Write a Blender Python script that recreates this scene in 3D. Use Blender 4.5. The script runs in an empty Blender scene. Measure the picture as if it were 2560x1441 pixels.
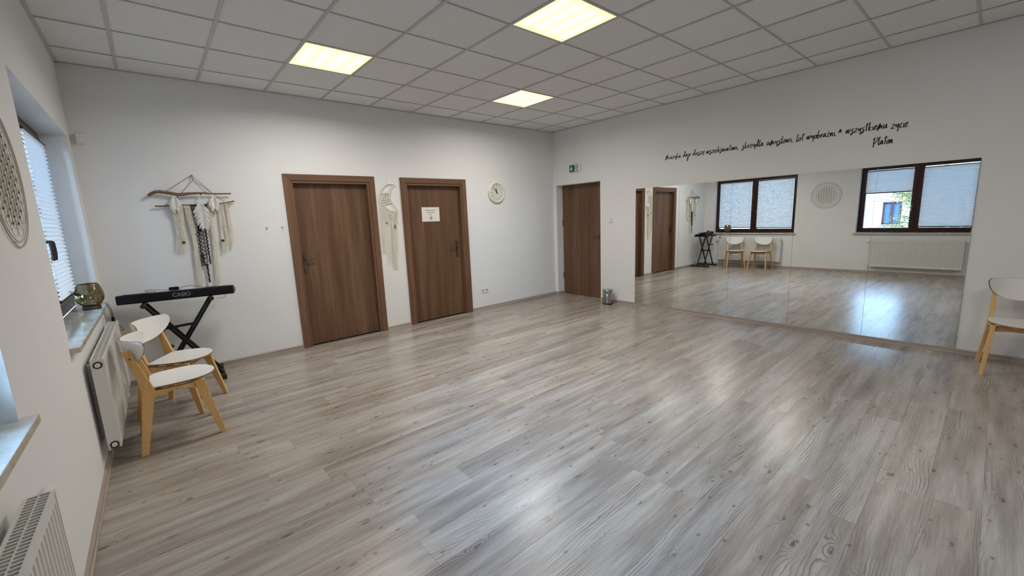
import bpy, bmesh, math, random
from mathutils import Vector, Matrix, Euler
random.seed(7)
C = bpy.context.scene.collection
SC = bpy.context.scene
PI = math.pi

# ------------------------------------------------------------------ camera
W = 6.232      # room width: mirror wall x=0, window wall x=-W
H = 2.993      # ceiling height
DEPTH = 8.0    # doors wall y=0, rear wall y=-DEPTH
cam_d = bpy.data.cameras.new('camera')
cam = bpy.data.objects.new('camera', cam_d)
C.objects.link(cam)
cam_d.sensor_fit = 'HORIZONTAL'
cam_d.sensor_width = 36.0
cam_d.lens = 1037.44 / 2560 * 36.0
cam_d.clip_start = 0.02
cam_d.clip_end = 300
Rm = Matrix(((0.7556678, 0.1405037, -0.6397069), (-0.6536319, 0.0997265, -0.7502133), (-0.0416120, 0.9850448, 0.1671978)))
cam.matrix_world = Matrix.Translation((-5.8071, -5.4951, 1.4964)) @ Rm.to_4x4()
SC.camera = cam

# ------------------------------------------------------------------ world, sun, exposure
wd = bpy.data.worlds.new('sky')
SC.world = wd
wd.use_nodes = True
wn = wd.node_tree.nodes
wl = wd.node_tree.links
bg = wn['Background']
tc = wn.new('ShaderNodeTexCoord')
sx = wn.new('ShaderNodeSeparateXYZ')
cr = wn.new('ShaderNodeValToRGB')
wl.new(tc.outputs['Generated'], sx.inputs[0])
wl.new(sx.outputs['Z'], cr.inputs[0])
cr.color_ramp.elements[0].position = 0.0
cr.color_ramp.elements[0].color = (0.50, 0.74, 1.0, 1)
cr.color_ramp.elements[1].position = 0.9
cr.color_ramp.elements[1].color = (0.20, 0.47, 1.0, 1)
wl.new(cr.outputs[0], bg.inputs['Color'])
bg.inputs['Strength'].default_value = 58.0
sun_d = bpy.data.lights.new('sun', 'SUN')
sun = bpy.data.objects.new('sun', sun_d)
C.objects.link(sun)
sun_d.energy = 16.0
sun_d.angle = 0.02
sun_d.color = (1.0, 0.97, 0.92)
sun.rotation_euler = Vector((-0.62, 0.38, -0.68)).to_track_quat('-Z', 'Y').to_euler()

SC.view_settings.view_transform = 'Standard'
SC.view_settings.look = 'None'
SC.view_settings.gamma = 1.0
SC.view_settings.use_curve_mapping = False
SC.view_settings.exposure = 0.18
PANEL_GLOW = 1.0        # how bright the diffuser itself looks

# ------------------------------------------------------------------ helpers
def srgb(r, g, b):
    def f(c):
        c /= 255.0
        return c / 12.92 if c <= 0.04045 else ((c + 0.055) / 1.055) ** 2.4
    return (f(r), f(g), f(b), 1.0)

class N:
    def __init__(self, name):
        self.m = bpy.data.materials.new(name)
        self.m.use_nodes = True
        self.t = self.m.node_tree
        self.b = self.t.nodes['Principled BSDF']
        self.o = self.t.nodes['Material Output']
    def n(self, typ, **kw):
        x = self.t.nodes.new(typ)
        for k, v in kw.items():
            setattr(x, k, v)
        return x
    def l(self, a, b):
        self.t.links.new(a, b)
    def set(self, **kw):
        for k, v in kw.items():
            self.b.inputs[k.replace('_', ' ')].default_value = v
        return self
    def val(self, s, x):
        if hasattr(x, 'links'):
            self.l(x, s)
        else:
            s.default_value = x
    def math(self, op, a, b=0.0, c=None):
        x = self.n('ShaderNodeMath', operation=op)
        self.val(x.inputs[0], a)
        self.val(x.inputs[1], b)
        if c is not None:
            self.val(x.inputs[2], c)
        return x.outputs[0]
    def vec(self, x, y, z):
        v = self.n('ShaderNodeCombineXYZ')
        self.val(v.inputs[0], x); self.val(v.inputs[1], y); self.val(v.inputs[2], z)
        return v.outputs[0]
    def noise(self, v, scale=1.0, detail=2.0, rough=0.5, dist=0.0):
        x = self.n('ShaderNodeTexNoise')
        x.inputs['Scale'].default_value = scale
        x.inputs['Detail'].default_value = detail
        x.inputs['Roughness'].default_value = rough
        x.inputs['Distortion'].default_value = dist
        self.l(v, x.inputs['Vector'])
        return x.outputs['Fac']
    def ramp(self, f, stops):
        x = self.n('ShaderNodeValToRGB')
        e = x.color_ramp.elements
        while len(e) < len(stops):
            e.new(0.5)
        for i, (p, c) in enumerate(stops):
            e[i].position = p
            e[i].color = c if len(c) == 4 else (*c, 1)
        self.l(f, x.inputs[0])
        return x.outputs[0]
    def maprange(self, v, a, b, c=0.0, d=1.0):
        x = self.n('ShaderNodeMapRange')
        self.val(x.inputs['Value'], v)
        x.inputs['From Min'].default_value = a; x.inputs['From Max'].default_value = b
        x.inputs['To Min'].default_value = c; x.inputs['To Max'].default_value = d
        return x.outputs['Result']
    def mix(self, f, a, b, mode='MIX'):
        x = self.n('ShaderNodeMix', data_type='RGBA', blend_type=mode)
        self.val(x.inputs[0], f)
        self.val(x.inputs[6], a); self.val(x.inputs[7], b)
        return x.outputs[2]
    def bump(self, h, s=0.2, d=0.002):
        x = self.n('ShaderNodeBump')
        x.inputs['Strength'].default_value = s
        x.inputs['Distance'].default_value = d
        self.l(h, x.inputs['Height'])
        self.l(x.outputs[0], self.b.inputs['Normal'])
    def obj(self):
        t = self.n('ShaderNodeTexCoord')
        return t.outputs['Object']
    def rnd(self):
        return self.n('ShaderNodeObjectInfo').outputs['Random']

def plain(name, col, rough=0.5, metal=0.0, spec=0.5, vary=0.05, scale=40.0):
    m = N(name)
    m.set(Roughness=rough, Metallic=metal)
    m.b.inputs['Specular IOR Level'].default_value = spec
    f = m.noise(m.obj(), scale, 2)
    c = Vector(col[:3])
    m.l(m.ramp(f, [(0.3, tuple(c * (1 - vary)) + (1,)), (0.7, tuple(c * (1 + vary)) + (1,))]), m.b.inputs['Base Color'])
    return m.m

def mat_wall():
    m = N('wall_paint')
    o = m.obj()
    f = m.noise(o, 1.3, 3)
    m.l(m.ramp(f, [(0.3, (0.79, 0.79, 0.785, 1)), (0.7, (0.82, 0.82, 0.815, 1))]), m.b.inputs['Base Color'])
    m.set(Roughness=0.75)
    m.b.inputs['Specular IOR Level'].default_value = 0.25
    m.bump(m.noise(o, 180, 3, 0.6), 0.12, 0.002)
    return m.m

def mat_tile():
    m = N('mineral_tile')
    o = m.obj()
    f = m.noise(o, 160, 3, 0.65)
    r = m.rnd()
    c = m.mix(r, (0.84, 0.84, 0.84, 1), (0.87, 0.87, 0.87, 1))
    k = m.ramp(f, [(0.36, (0.80, 0.80, 0.80, 1)), (0.52, (1, 1, 1, 1))])
    m.l(m.mix(1.0, c, k, 'MULTIPLY'), m.b.inputs['Base Color'])
    m.set(Roughness=0.9)
    m.b.inputs['Specular IOR Level'].default_value = 0.1
    m.bump(f, 0.25, 0.002)
    return m.m

def mat_floor(name='pine_laminate'):
    m = N(name)
    o = m.obj()
    s = m.n('ShaderNodeSeparateXYZ'); m.l(o, s.inputs[0])
    r = m.rnd()
    X = m.math('ADD', s.outputs[0], m.math('MULTIPLY', r, 61.0))
    Y = m.math('ADD', s.outputs[1], m.math('MULTIPLY', r, 37.0))
    # knots
    warp = m.math('MULTIPLY', m.math('SUBTRACT', m.noise(m.vec(m.math('MULTIPLY', X, 5.0), m.math('MULTIPLY', Y, 14.0), r), 1.0, 2), 0.5), 0.10)
    kv = m.vec(m.math('MULTIPLY', X, 2.6), m.math('ADD', m.math('MULTIPLY', Y, 7.4), warp), r)
    vo = m.n('ShaderNodeTexVoronoi'); vo.voronoi_dimensions = '2D'; vo.feature = 'F1'
    vo.inputs['Scale'].default_value = 1.0; vo.inputs['Randomness'].default_value = 0.9
    m.l(kv, vo.inputs['Vector'])
    d = vo.outputs['Distance']
    sc = m.n('ShaderNodeSeparateColor'); m.l(vo.outputs['Color'], sc.inputs[0])
    on = m.math('GREATER_THAN', sc.outputs[0], 0.46)
    size = m.maprange(sc.outputs[1], 0, 1, 0.07, 0.17)
    kd = m.math('DIVIDE', d, size)
    infl = m.math('MULTIPLY', on, m.math('EXPONENT', m.math('MULTIPLY', m.math('MULTIPLY', kd, kd), -0.42)))
    # grain lines: y stretched, bent by low noise and by knots
    low = m.noise(m.vec(m.math('MULTIPLY', X, 0.75), m.math('MULTIPLY', Y, 3.6), r), 1.0, 1.5)
    g = m.math('ADD', m.math('MULTIPLY', Y, 78.0), m.math('MULTIPLY', low, 17.0))
    g = m.math('ADD', g, m.math('MULTIPLY', infl, 4.2))
    g = m.math('ADD', g, m.math('MULTIPLY', m.noise(m.vec(m.math('MULTIPLY', X, 9.0), m.math('MULTIPLY', Y, 40.0), r), 1.0, 3), 1.3))
    w = m.math('FRACT', g)
    line = m.ramp(w, [(0.0, (0, 0, 0, 1)), (0.52, (0.12, 0.12, 0.12, 1)), (0.86, (1, 1, 1, 1)), (0.97, (0.1, 0.1, 0.1, 1))])
    lm = m.noise(m.vec(m.math('MULTIPLY', X, 1.6), m.math('MULTIPLY', Y, 8.0), m.math('ADD', r, 4.0)), 1.0, 2)
    lmask = m.maprange(lm, 0.42, 0.66, 0.06, 1.0)
    lmask = m.math('MINIMUM', m.math('ADD', lmask, m.math('MULTIPLY', infl, 0.5)), 1.0)
    # fine fibres
    fib = m.noise(m.vec(m.math('MULTIPLY', X, 4.5), m.math('MULTIPLY', Y, 190.0), r), 1.0, 3, 0.7)
    # smudges
    blot = m.noise(m.vec(m.math('MULTIPLY', X, 1.15), m.math('MULTIPLY', Y, 12.0), m.math('ADD', r, 9.0)), 1.0, 5, 0.66)
    pr = m.noise(m.vec(m.math('MULTIPLY', r, 91.0), 3.0, 1.0), 1.0, 0)
    base = m.math('ADD', blot, m.math('MULTIPLY', m.math('SUBTRACT', m.math('FRACT', m.math('MULTIPLY', r, 57.0)), 0.5), 0.13))
    col = m.ramp(base, [(0.28, srgb(134, 124, 116)), (0.43, srgb(155, 146, 138)), (0.56, srgb(172, 164, 156)), (0.72, srgb(186, 180, 172))])
    hue = m.mix(m.math('FRACT', m.math('MULTIPLY', r, 23.0)), (1.03, 0.995, 0.96, 1), (0.98, 1.0, 1.02, 1))
    col = m.mix(1.0, col, hue, 'MULTIPLY')
    fmul = m.ramp(fib, [(0.28, (0.70, 0.69, 0.68, 1)), (0.5, (1.0, 1.0, 1.0, 1)), (0.75, (1.14, 1.14, 1.14, 1))])
    col = m.mix(0.8, col, fmul, 'MULTIPLY')
    col = m.mix(m.math('MULTIPLY', m.math('MULTIPLY', line, lmask), 0.72), col, srgb(88, 78, 71))
    # knot hearts and small dashes
    heart = m.math('MULTIPLY', on, m.maprange(kd, 0.22, 0.62, 1.0, 0.0))
    hm = m.noise(m.vec(m.math('MULTIPLY', X, 30.0), m.math('MULTIPLY', Y, 60.0), r), 1.0, 2)
    col = m.mix(m.math('MULTIPLY', heart, m.maprange(hm, 0.35, 0.6, 0.25, 0.85)), col, srgb(84, 72, 62))
    dv = m.vec(m.math('MULTIPLY', X, 6.5), m.math('MULTIPLY', Y, 11.0), m.math('ADD', r, 2.0))
    v2 = m.n('ShaderNodeTexVoronoi'); v2.voronoi_dimensions = '2D'
    v2.inputs['Scale'].default_value = 1.0
    m.l(dv, v2.inputs['Vector'])
    s2 = m.n('ShaderNodeSeparateColor'); m.l(v2.outputs['Color'], s2.inputs[0])
    dash = m.math('MULTIPLY', m.math('GREATER_THAN', s2.outputs[0], 0.80), m.maprange(v2.outputs['Distance'], 0.04, 0.11, 1.0, 0.0))
    col = m.mix(m.math('MULTIPLY', dash, 0.6), col, srgb(86, 74, 66))
    m.l(col, m.b.inputs['Base Color'])
    m.l(m.maprange(fib, 0.3, 0.7, 0.285, 0.235), m.b.inputs['Roughness'])
    m.b.inputs['Specular IOR Level'].default_value = 0.38
    hh = m.math('ADD', m.math('MULTIPLY', fib, 0.5), m.math('MULTIPLY', m.math('MULTIPLY', line, lmask), -0.5))
    m.bump(hh, 0.10, 0.0006)
    return m.m

def mat_wood(name, dark, mid, light, axis='Z', rough=0.42, fine=150.0, wave=9.0):
    m = N(name)
    o = m.obj()
    s = m.n('ShaderNodeSeparateXYZ'); m.l(o, s.inputs[0])
    r = m.math('MULTIPLY', m.rnd(), 17.0)
    k = {'X': 0, 'Y': 1, 'Z': 2}[axis]
    oth = [i for i in range(3) if i != k]
    L = m.math('ADD', s.outputs[k], r)
    A = m.math('ADD', s.outputs[oth[0]], r); B = s.outputs[oth[1]]
    warp = m.noise(m.vec(m.math('MULTIPLY', L, 0.9), m.math('MULTIPLY', A, 3.0), B), 1.0, 2)
    v1 = m.vec(m.math('MULTIPLY', L, 0.55), m.math('ADD', m.math('MULTIPLY', A, wave), m.math('MULTIPLY', warp, 1.4)), m.math('MULTIPLY', B, wave))
    f1 = m.noise(v1, 1.0, 3, 0.6)
    f2 = m.noise(m.vec(m.math('MULTIPLY', L, 3.0), m.math('MULTIPLY', A, fine), m.math('MULTIPLY', B, fine)), 1.0, 3, 0.6)
    f = m.math('ADD', m.math('MULTIPLY', f1, 0.68), m.math('MULTIPLY', f2, 0.32))
    m.l(m.ramp(f, [(0.34, dark), (0.5, mid), (0.66, light)]), m.b.inputs['Base Color'])
    m.set(Roughness=rough)
    m.b.inputs['Specular IOR Level'].default_value = 0.35
    m.bump(f2, 0.12, 0.0006)
    return m.m

def mat_marble():
    m = N('travertine')
    o = m.obj()
    f = m.noise(o, 7, 5, 0.6, 1.2)
    m.l(m.ramp(f, [(0.30, srgb(172, 162, 146)), (0.5, srgb(200, 193, 180)), (0.68, srgb(216, 211, 202))]), m.b.inputs['Base Color'])
    m.set(Roughness=0.09)
    return m.m

def mat_blind():
    m = N('pleated_cloth')
    o = m.obj()
    f = m.noise(o, 220, 2)
    c = m.ramp(f, [(0.3, (0.84, 0.87, 0.90, 1)), (0.7, (0.90, 0.92, 0.94, 1))])
    d = m.n('ShaderNodeBsdfDiffuse'); t = m.n('ShaderNodeBsdfTranslucent')
    mx = m.n('ShaderNodeMixShader'); mx.inputs[0].default_value = 0.040
    m.l(c, d.inputs[0]); m.l(c, t.inputs[0])
    m.l(d.outputs[0], mx.inputs[1]); m.l(t.outputs[0], mx.inputs[2])
    m.l(mx.outputs[0], m.o.inputs[0])
    return m.m

def mat_glass(name, tint=(0.93, 0.96, 0.95, 1), gl=0.06):
    m = N(name)
    t = m.n('ShaderNodeBsdfTransparent'); g = m.n('ShaderNodeBsdfGlossy')
    f = m.noise(m.obj(), 3, 1)
    m.l(m.mix(f, tint, tuple(min(1, c * 1.02) for c in tint[:3]) + (1,)), t.inputs[0])
    g.inputs['Roughness'].default_value = 0.02
    mx = m.n('ShaderNodeMixShader')
    fr = m.n('ShaderNodeFresnel'); fr.inputs[0].default_value = 1.45
    m.l(m.math('MULTIPLY', fr.outputs[0], 1.0 + gl), mx.inputs[0])
    m.l(t.outputs[0], mx.inputs[1]); m.l(g.outputs[0], mx.inputs[2])
    m.l(mx.outputs[0], m.o.inputs[0])
    return m.m

def mat_amber():
    m = N('olive_amber_glass')
    o = m.obj()
    s = m.n('ShaderNodeSeparateXYZ'); m.l(o, s.inputs[0])
    v = m.n('ShaderNodeTexVoronoi'); v.inputs['Scale'].default_value = 22
    m.l(o, v.inputs['Vector'])
    f = v.outputs['Distance']
    t = m.n('ShaderNodeBsdfTransparent'); g = m.n('ShaderNodeBsdfGlossy'); d = m.n('ShaderNodeBsdfDiffuse')
    m.l(m.ramp(f, [(0.1, (0.30, 0.23, 0.09, 1)), (0.5, (0.55, 0.50, 0.28, 1))]), t.inputs[0])
    d.inputs[0].default_value = (0.16, 0.12, 0.04, 1)
    g.inputs['Roughness'].default_value = 0.12
    g.inputs[0].default_value = (0.9, 0.85, 0.6, 1)
    b = m.n('ShaderNodeBump'); b.inputs['Strength'].default_value = 0.8; b.inputs['Distance'].default_value = 0.006
    m.l(f, b.inputs['Height']); m.l(b.outputs[0], g.inputs['Normal'])
    m1 = m.n('ShaderNodeMixShader'); m1.inputs[0].default_value = 0.35
    m2 = m.n('ShaderNodeMixShader'); m2.inputs[0].default_value = 0.22
    m.l(t.outputs[0], m1.inputs[1]); m.l(d.outputs[0], m1.inputs[2])
    m.l(m1.outputs[0], m2.inputs[1]); m.l(g.outputs[0], m2.inputs[2])
    m.l(m2.outputs[0], m.o.inputs[0])
    return m.m

def mat_mirror():
    m = N('silvered_glass')
    o = m.obj()
    m.set(Metallic=1.0, Roughness=0.0)
    m.l(m.ramp(m.noise(o, 1.0, 1), [(0.3, (0.86, 0.885, 0.875, 1)), (0.7, (0.87, 0.895, 0.885, 1))]), m.b.inputs['Base Color'])
    return m.m

def mat_panel():
    m = N('lit_diffuser')
    o = m.obj()
    s = m.n('ShaderNodeSeparateXYZ'); m.l(o, s.inputs[0])
    # four tubes behind the opal sheet run along y
    w = m.math('COSINE', m.math('MULTIPLY', s.outputs[0], 2 * PI / 0.145))
    w = m.maprange(w, 1.0, -1.0, 0.0, 1.0)
    ey = m.maprange(m.math('ABSOLUTE', s.outputs[1]), 0.20, 0.275, 1.0, 0.0)
    ex = m.maprange(m.math('ABSOLUTE', s.outputs[0]), 0.23, 0.285, 1.0, 0.0)
    k = m.math('MULTIPLY', ey, ex)
    lvl = m.math('MULTIPLY', m.math('ADD', m.math('MULTIPLY', w, 0.6), 0.4), k)
    c = m.ramp(lvl, [(0.0, (0.98, 0.90, 0.50, 1)), (0.45, (0.93, 0.90, 0.68, 1)), (0.8, (1.12, 1.08, 0.80, 1)), (1.0, (1.35, 1.30, 1.02, 1))])
    e = m.n('ShaderNodeEmission')
    m.l(c, e.inputs[0]); e.inputs[1].default_value = PANEL_GLOW
    m.l(e.outputs[0], m.o.inputs[0])
    return m.m

M = dict(
    wall=mat_wall(), tile=mat_tile(), floor=mat_floor(),
    door=mat_wood('walnut_door', srgb(86, 61, 44), srgb(103, 76, 56), srgb(122, 93, 70), 'Z', 0.42, 130.0, 11.0),
    casing=mat_wood('walnut_casing', srgb(96, 68, 50), srgb(112, 82, 62), srgb(128, 96, 74), 'Z', 0.42, 150.0, 14.0),
    casing_h=mat_wood('walnut_casing_head', srgb(96, 68, 50), srgb(112, 82, 62), srgb(128, 96, 74), 'X', 0.42, 150.0, 14.0),
    base_x=mat_wood('baseboard_x', srgb(142, 128, 118), srgb(168, 155, 145), srgb(188, 177, 168), 'X', 0.45, 190.0, 25.0),
    base_y=mat_wood('baseboard_y', srgb(142, 128, 118), srgb(168, 155, 145), srgb(188, 177, 168), 'Y', 0.45, 190.0, 25.0),
    birch=mat_wood('birch', srgb(198, 152, 92), srgb(214, 170, 110), srgb(226, 188, 132), 'Z', 0.45, 120.0, 14.0),
    ply=mat_wood('ply_edge', srgb(120, 88, 60), srgb(150, 112, 78), srgb(176, 138, 100), 'X', 0.55, 60.0, 30.0),
    laminate=plain('white_laminate', (0.86, 0.85, 0.82), 0.28, vary=0.01),
    winframe=mat_wood('mahogany_frame', srgb(40, 20, 16), srgb(54, 28, 22), srgb(68, 38, 30), 'Z', 0.3, 140.0, 14.0),
    black=plain('black_plastic', (0.005, 0.005, 0.006), 0.45, spec=0.25),
    blackmetal=plain('black_metal', (0.005, 0.005, 0.006), 0.38, spec=0.3),
    rubber=plain('black_rubber', (0.012, 0.012, 0.012), 0.7),
    keywhite=plain('ivory_plastic', (0.8, 0.8, 0.78), 0.25),
    logo=plain('grey_print', (0.16, 0.16, 0.17), 0.5),
    whiteplast=plain('white_plastic', (0.80, 0.79, 0.75), 0.35, vary=0.02),
    cream=plain('cream_plastic', (0.76, 0.74, 0.60), 0.3, vary=0.02),
    clockface=plain('clock_paper', (0.70, 0.68, 0.64), 0.6, vary=0.02),
    ink=plain('black_ink', (0.012, 0.012, 0.014), 0.6),
    rad=plain('radiator_enamel', (0.74, 0.73, 0.70), 0.35, vary=0.02),
    underlay=plain('underlay', (0.12, 0.105, 0.095), 0.9),
    dark=plain('dark_gap', (0.03, 0.03, 0.03), 0.8),
    steel=plain('brushed_steel', (0.40, 0.39, 0.38), 0.14, 1.0),
    brass=plain('patina_brass', (0.13, 0.10, 0.075), 0.38, 0.9),
    chrome=plain('chrome', (0.75, 0.75, 0.75), 0.12, 1.0),
    green=plain('exit_green', srgb(16, 88, 62), 0.4),
    signwhite=plain('sign_white', (0.82, 0.84, 0.80), 0.4, vary=0.01),
    grid=plain('grid_enamel', (0.55, 0.55, 0.545), 0.5, vary=0.02),
    marble=mat_marble(), blind=mat_blind(),
    glass=mat_glass('window_glass'), amber=mat_amber(), mirror=mat_mirror(),
    panel=mat_panel(),
    cord=plain('cotton_cord', (0.78, 0.73, 0.61), 0.9, vary=0.12, scale=300),
    cordwhite=plain('white_yarn', (0.80, 0.79, 0.76), 0.95, vary=0.15, scale=250),
    cordblack=plain('black_cord', (0.018, 0.022, 0.022), 0.9, vary=0.3, scale=300),
    twine=plain('brown_twine', (0.16, 0.12, 0.08), 0.9, vary=0.2, scale=300),
    drift=mat_wood('driftwood', srgb(88, 66, 50), srgb(118, 92, 72), srgb(146, 120, 98), 'X', 0.8, 200.0, 40.0),
    wire=plain('tan_filigree', (0.40, 0.36, 0.29), 0.6, vary=0.1),
    wirelight=plain('bleached_wood', (0.50, 0.47, 0.41), 0.6, vary=0.05),
    bead=plain('dark_bead', (0.03, 0.02, 0.015), 0.4),
    redbead=plain('red_wood_bead', (0.28, 0.10, 0.06), 0.5),
    paper=plain('white_paper', (0.80, 0.78, 0.74), 0.8, vary=0.02),
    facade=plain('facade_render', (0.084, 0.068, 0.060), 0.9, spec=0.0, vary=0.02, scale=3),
    leaf=plain('leaf_green', (0.032, 0.033, 0.011), 0.9, spec=0.0, vary=0.5, scale=3),
    bark=plain('bark', (0.02, 0.015, 0.010), 0.9, spec=0.0, vary=0.3, scale=12),
    ground=plain('asphalt_grass', (0.06, 0.063, 0.054), 0.95, spec=0.0, vary=0.2, scale=0.6),
    curtain=plain('blue_curtain', (0.016, 0.026, 0.042), 0.9, spec=0.0, vary=0.15, scale=8),
    redframe=plain('red_brown_frame', (0.020, 0.008, 0.0075), 0.9, spec=0.0),
    cable=plain('overhead_cable', (0.02, 0.02, 0.02), 0.9, spec=0.0),
)

class MB:
    """collects shapes, links them as ONE mesh object"""
    def __init__(self):
        self.v = []; self.f = []; self.mi = []; self.cur = 0
    def add(self, vs, fs):
        b = len(self.v)
        self.v += [tuple(p) for p in vs]
        for f in fs:
            self.f.append([b + i for i in f]); self.mi.append(self.cur)
        return self
    def box(self, x0, y0, z0, x1, y1, z1):
        x0, x1 = min(x0, x1), max(x0, x1); y0, y1 = min(y0, y1), max(y0, y1); z0, z1 = min(z0, z1), max(z0, z1)
        vs = [(x0, y0, z0), (x1, y0, z0), (x1, y1, z0), (x0, y1, z0), (x0, y0, z1), (x1, y0, z1), (x1, y1, z1), (x0, y1, z1)]
        return self.add(vs, [(0, 3, 2, 1), (4, 5, 6, 7), (0, 1, 5, 4), (1, 2, 6, 5), (2, 3, 7, 6), (3, 0, 4, 7)])
    def tube(self, pts, r, n=8, caps=True, closed=False):
        pts = [Vector(p) for p in pts]
        k = len(pts)
        rs = r if isinstance(r, (list, tuple)) else [r] * k
        rings = []
        up = None
        for i in range(k):
            if closed:
                t = pts[(i + 1) % k] - pts[i - 1]
            else:
                t = pts[min(i + 1, k - 1)] - pts[max(i - 1, 0)]
            if t.length < 1e-9:
                t = Vector((0, 0, 1))
            t.normalize()
            if up is None:
                up = Vector((0, 0, 1)) if abs(t.z) < 0.9 else Vector((1, 0, 0))
            a = t.cross(up)
            if a.length < 1e-5:
                a = t.cross(Vector((0, 1, 0)))
            a.normalize()
            b = a.cross(t).normalized()
            up = b
            rings.append([pts[i] + (a * math.cos(2 * PI * j / n) + b * math.sin(2 * PI * j / n)) * rs[i] for j in range(n)])
        vs = [p for rg in rings for p in rg]
        fs = []
        seg = k if closed else k - 1
        for i in range(seg):
            i2 = (i + 1) % k
            for j in range(n):
                j2 = (j + 1) % n
                fs.append((i * n + j, i * n + j2, i2 * n + j2, i2 * n + j))
        if caps and not closed:
            fs.append(tuple(reversed(range(n))))
            fs.append(tuple((k - 1) * n + j for j in range(n)))
        return self.add(vs, fs)
    def lathe(self, prof, n=32, c=(0, 0, 0), axis='Z'):
        vs = []
        for (r, z) in prof:
            for j in range(n):
                a = 2 * PI * j / n
                if axis == 'Z':
                    p = (c[0] + r * math.cos(a), c[1] + r * math.sin(a), c[2] + z)
                elif axis == 'Y':
                    p = (c[0] + r * math.cos(a), c[1] + z, c[2] + r * math.sin(a))
                else:
                    p = (c[0] + z, c[1] + r * math.cos(a), c[2] + r * math.sin(a))
                vs.append(p)
        fs = []
        for i in range(len(prof) - 1):
            for j in range(n):
                j2 = (j + 1) % n
                fs.append((i * n + j, i * n + j2, (i + 1) * n + j2, (i + 1) * n + j))
        fs.append(tuple(reversed(range(n))))
        fs.append(tuple((len(prof) - 1) * n + j for j in range(n)))
        return self.add(vs, fs)
    def prism(self, poly, a, b, fn):
        """poly of 2D points; fn(u, v, w) -> 3D; extruded from w=a to w=b"""
        k = len(poly)
        vs = [fn(u, v, a) for u, v in poly] + [fn(u, v, b) for u, v in poly]
        fs = [tuple(reversed(range(k))), tuple(range(k, 2 * k))]
        for i in range(k):
            j = (i + 1) % k
            fs.append((i, j, k + j, k + i))
        return self.add(vs, fs)
    def sphere(self, c, r, n=10, m=7, s=(1, 1, 1)):
        vs = []; fs = []
        for i in range(m + 1):
            th = PI * i / m
            for j in range(n):
                ph = 2 * PI * j / n
                vs.append((c[0] + r * s[0] * math.sin(th) * math.cos(ph), c[1] + r * s[1] * math.sin(th) * math.sin(ph), c[2] + r * s[2] * math.cos(th)))
        for i in range(m):
            for j in range(n):
                j2 = (j + 1) % n
                fs.append((i * n + j, (i + 1) * n + j, (i + 1) * n + j2, i * n + j2))
        return self.add(vs, fs)
    def mesh(self, name, mats, bevel=0, smooth=False):
        me = bpy.data.meshes.new(name)
        me.from_pydata(self.v, [], self.f)
        if not isinstance(mats, (list, tuple)):
            mats = [mats]
        for m in mats:
            me.materials.append(m)
        me.polygons.foreach_set('material_index', self.mi)
        bm = bmesh.new(); bm.from_mesh(me)
        if smooth or bevel:
            bmesh.ops.remove_doubles(bm, verts=bm.verts, dist=1e-6)
        bmesh.ops.recalc_face_normals(bm, faces=bm.faces)
        if bevel:
            es = [e for e in bm.edges if len(e.link_faces) == 2 and e.calc_face_angle(0) > 0.6]
            bmesh.ops.bevel(bm, geom=es, offset=bevel, segments=2, affect='EDGES', profile=0.5, clamp_overlap=True)
        if smooth:
            for f in bm.faces:
                f.smooth = True
            for e in bm.edges:
                if len(e.link_faces) == 2 and e.calc_face_angle(0) > 0.7:
                    e.smooth = False
        bm.to_mesh(me); bm.free()
        me.update()
        return me
    def build(self, name, mats, parent=None, bevel=0, smooth=False, loc=None, rot=None, rel=True):
        o = bpy.data.objects.new(name, self.mesh(name, mats, bevel, smooth))
        C.objects.link(o)
        if parent:
            o.parent = parent
        if loc is not None:
            o.location = loc
        if rot is not None:
            o.rotation_euler = rot
        return o

def recentre(o, p):
    """moves a mesh object's origin to p, keeping the geometry where it is"""
    o.data.transform(Matrix.Translation(-Vector(p)))
    o.location = Vector(o.location) + Vector(p)
    return o

def tag(o, label=None, cat=None, group=None, kind=None):
    if label: o['label'] = label
    if cat: o['category'] = cat
    if group: o['group'] = group
    if kind: o['kind'] = kind
    return o

def thing(name, label, cat, loc=(0, 0, 0), rz=0.0, group=None, kind=None):
    o = bpy.data.objects.new(name, None)
    C.objects.link(o)
    o.empty_display_size = 0.1
    o.location = loc; o.rotation_euler = (0, 0, rz)
    return tag(o, label, cat, group, kind)

def copy_tree(o, parent=None):
    c = o.copy(); C.objects.link(c)
    if parent: c.parent = parent
    for ch in list(o.children):
        copy_tree(ch, c)
    return c

def catmull(pts, sub=6):
    out = []
    P = [Vector(p) for p in pts]
    n = len(P)
    if n < 3:
        return P
    for i in range(n - 1):
        p0 = P[max(i - 1, 0)]; p1 = P[i]; p2 = P[i + 1]; p3 = P[min(i + 2, n - 1)]
        for k in range(sub):
            t = k / sub
            out.append(0.5 * ((2 * p1) + (p2 - p0) * t + (2 * p0 - 5 * p1 + 4 * p2 - p3) * t * t + (3 * p1 - p0 - 3 * p2 + p3) * t * t * t))
    out.append(P[-1])
    return out

def text_mesh(body, size, mat, name, parent, loc, rot, align='CENTER', ext=0.0004, xscale=1.0, bold=0.0):
    cu = bpy.data.curves.new(name, 'FONT')
    cu.body = body; cu.size = size; cu.align_x = align; cu.align_y = 'CENTER'
    cu.extrude = ext; cu.offset = bold
    tmp = bpy.data.objects.new('tmp', cu)
    C.objects.link(tmp)
    dg = bpy.context.evaluated_depsgraph_get()
    me = bpy.data.meshes.new_from_object(tmp.evaluated_get(dg))
    bpy.data.objects.remove(tmp); bpy.data.curves.remove(cu)
    me.materials.clear(); me.materials.append(mat)
    if xscale != 1.0:
        me.transform(Matrix.Diagonal((xscale, 1, 1, 1)))
    me.name = name
    o = bpy.data.objects.new(name, me); C.objects.link(o)
    if parent: o.parent = parent
    o.location = loc; o.rotation_euler = rot
    return o

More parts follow.
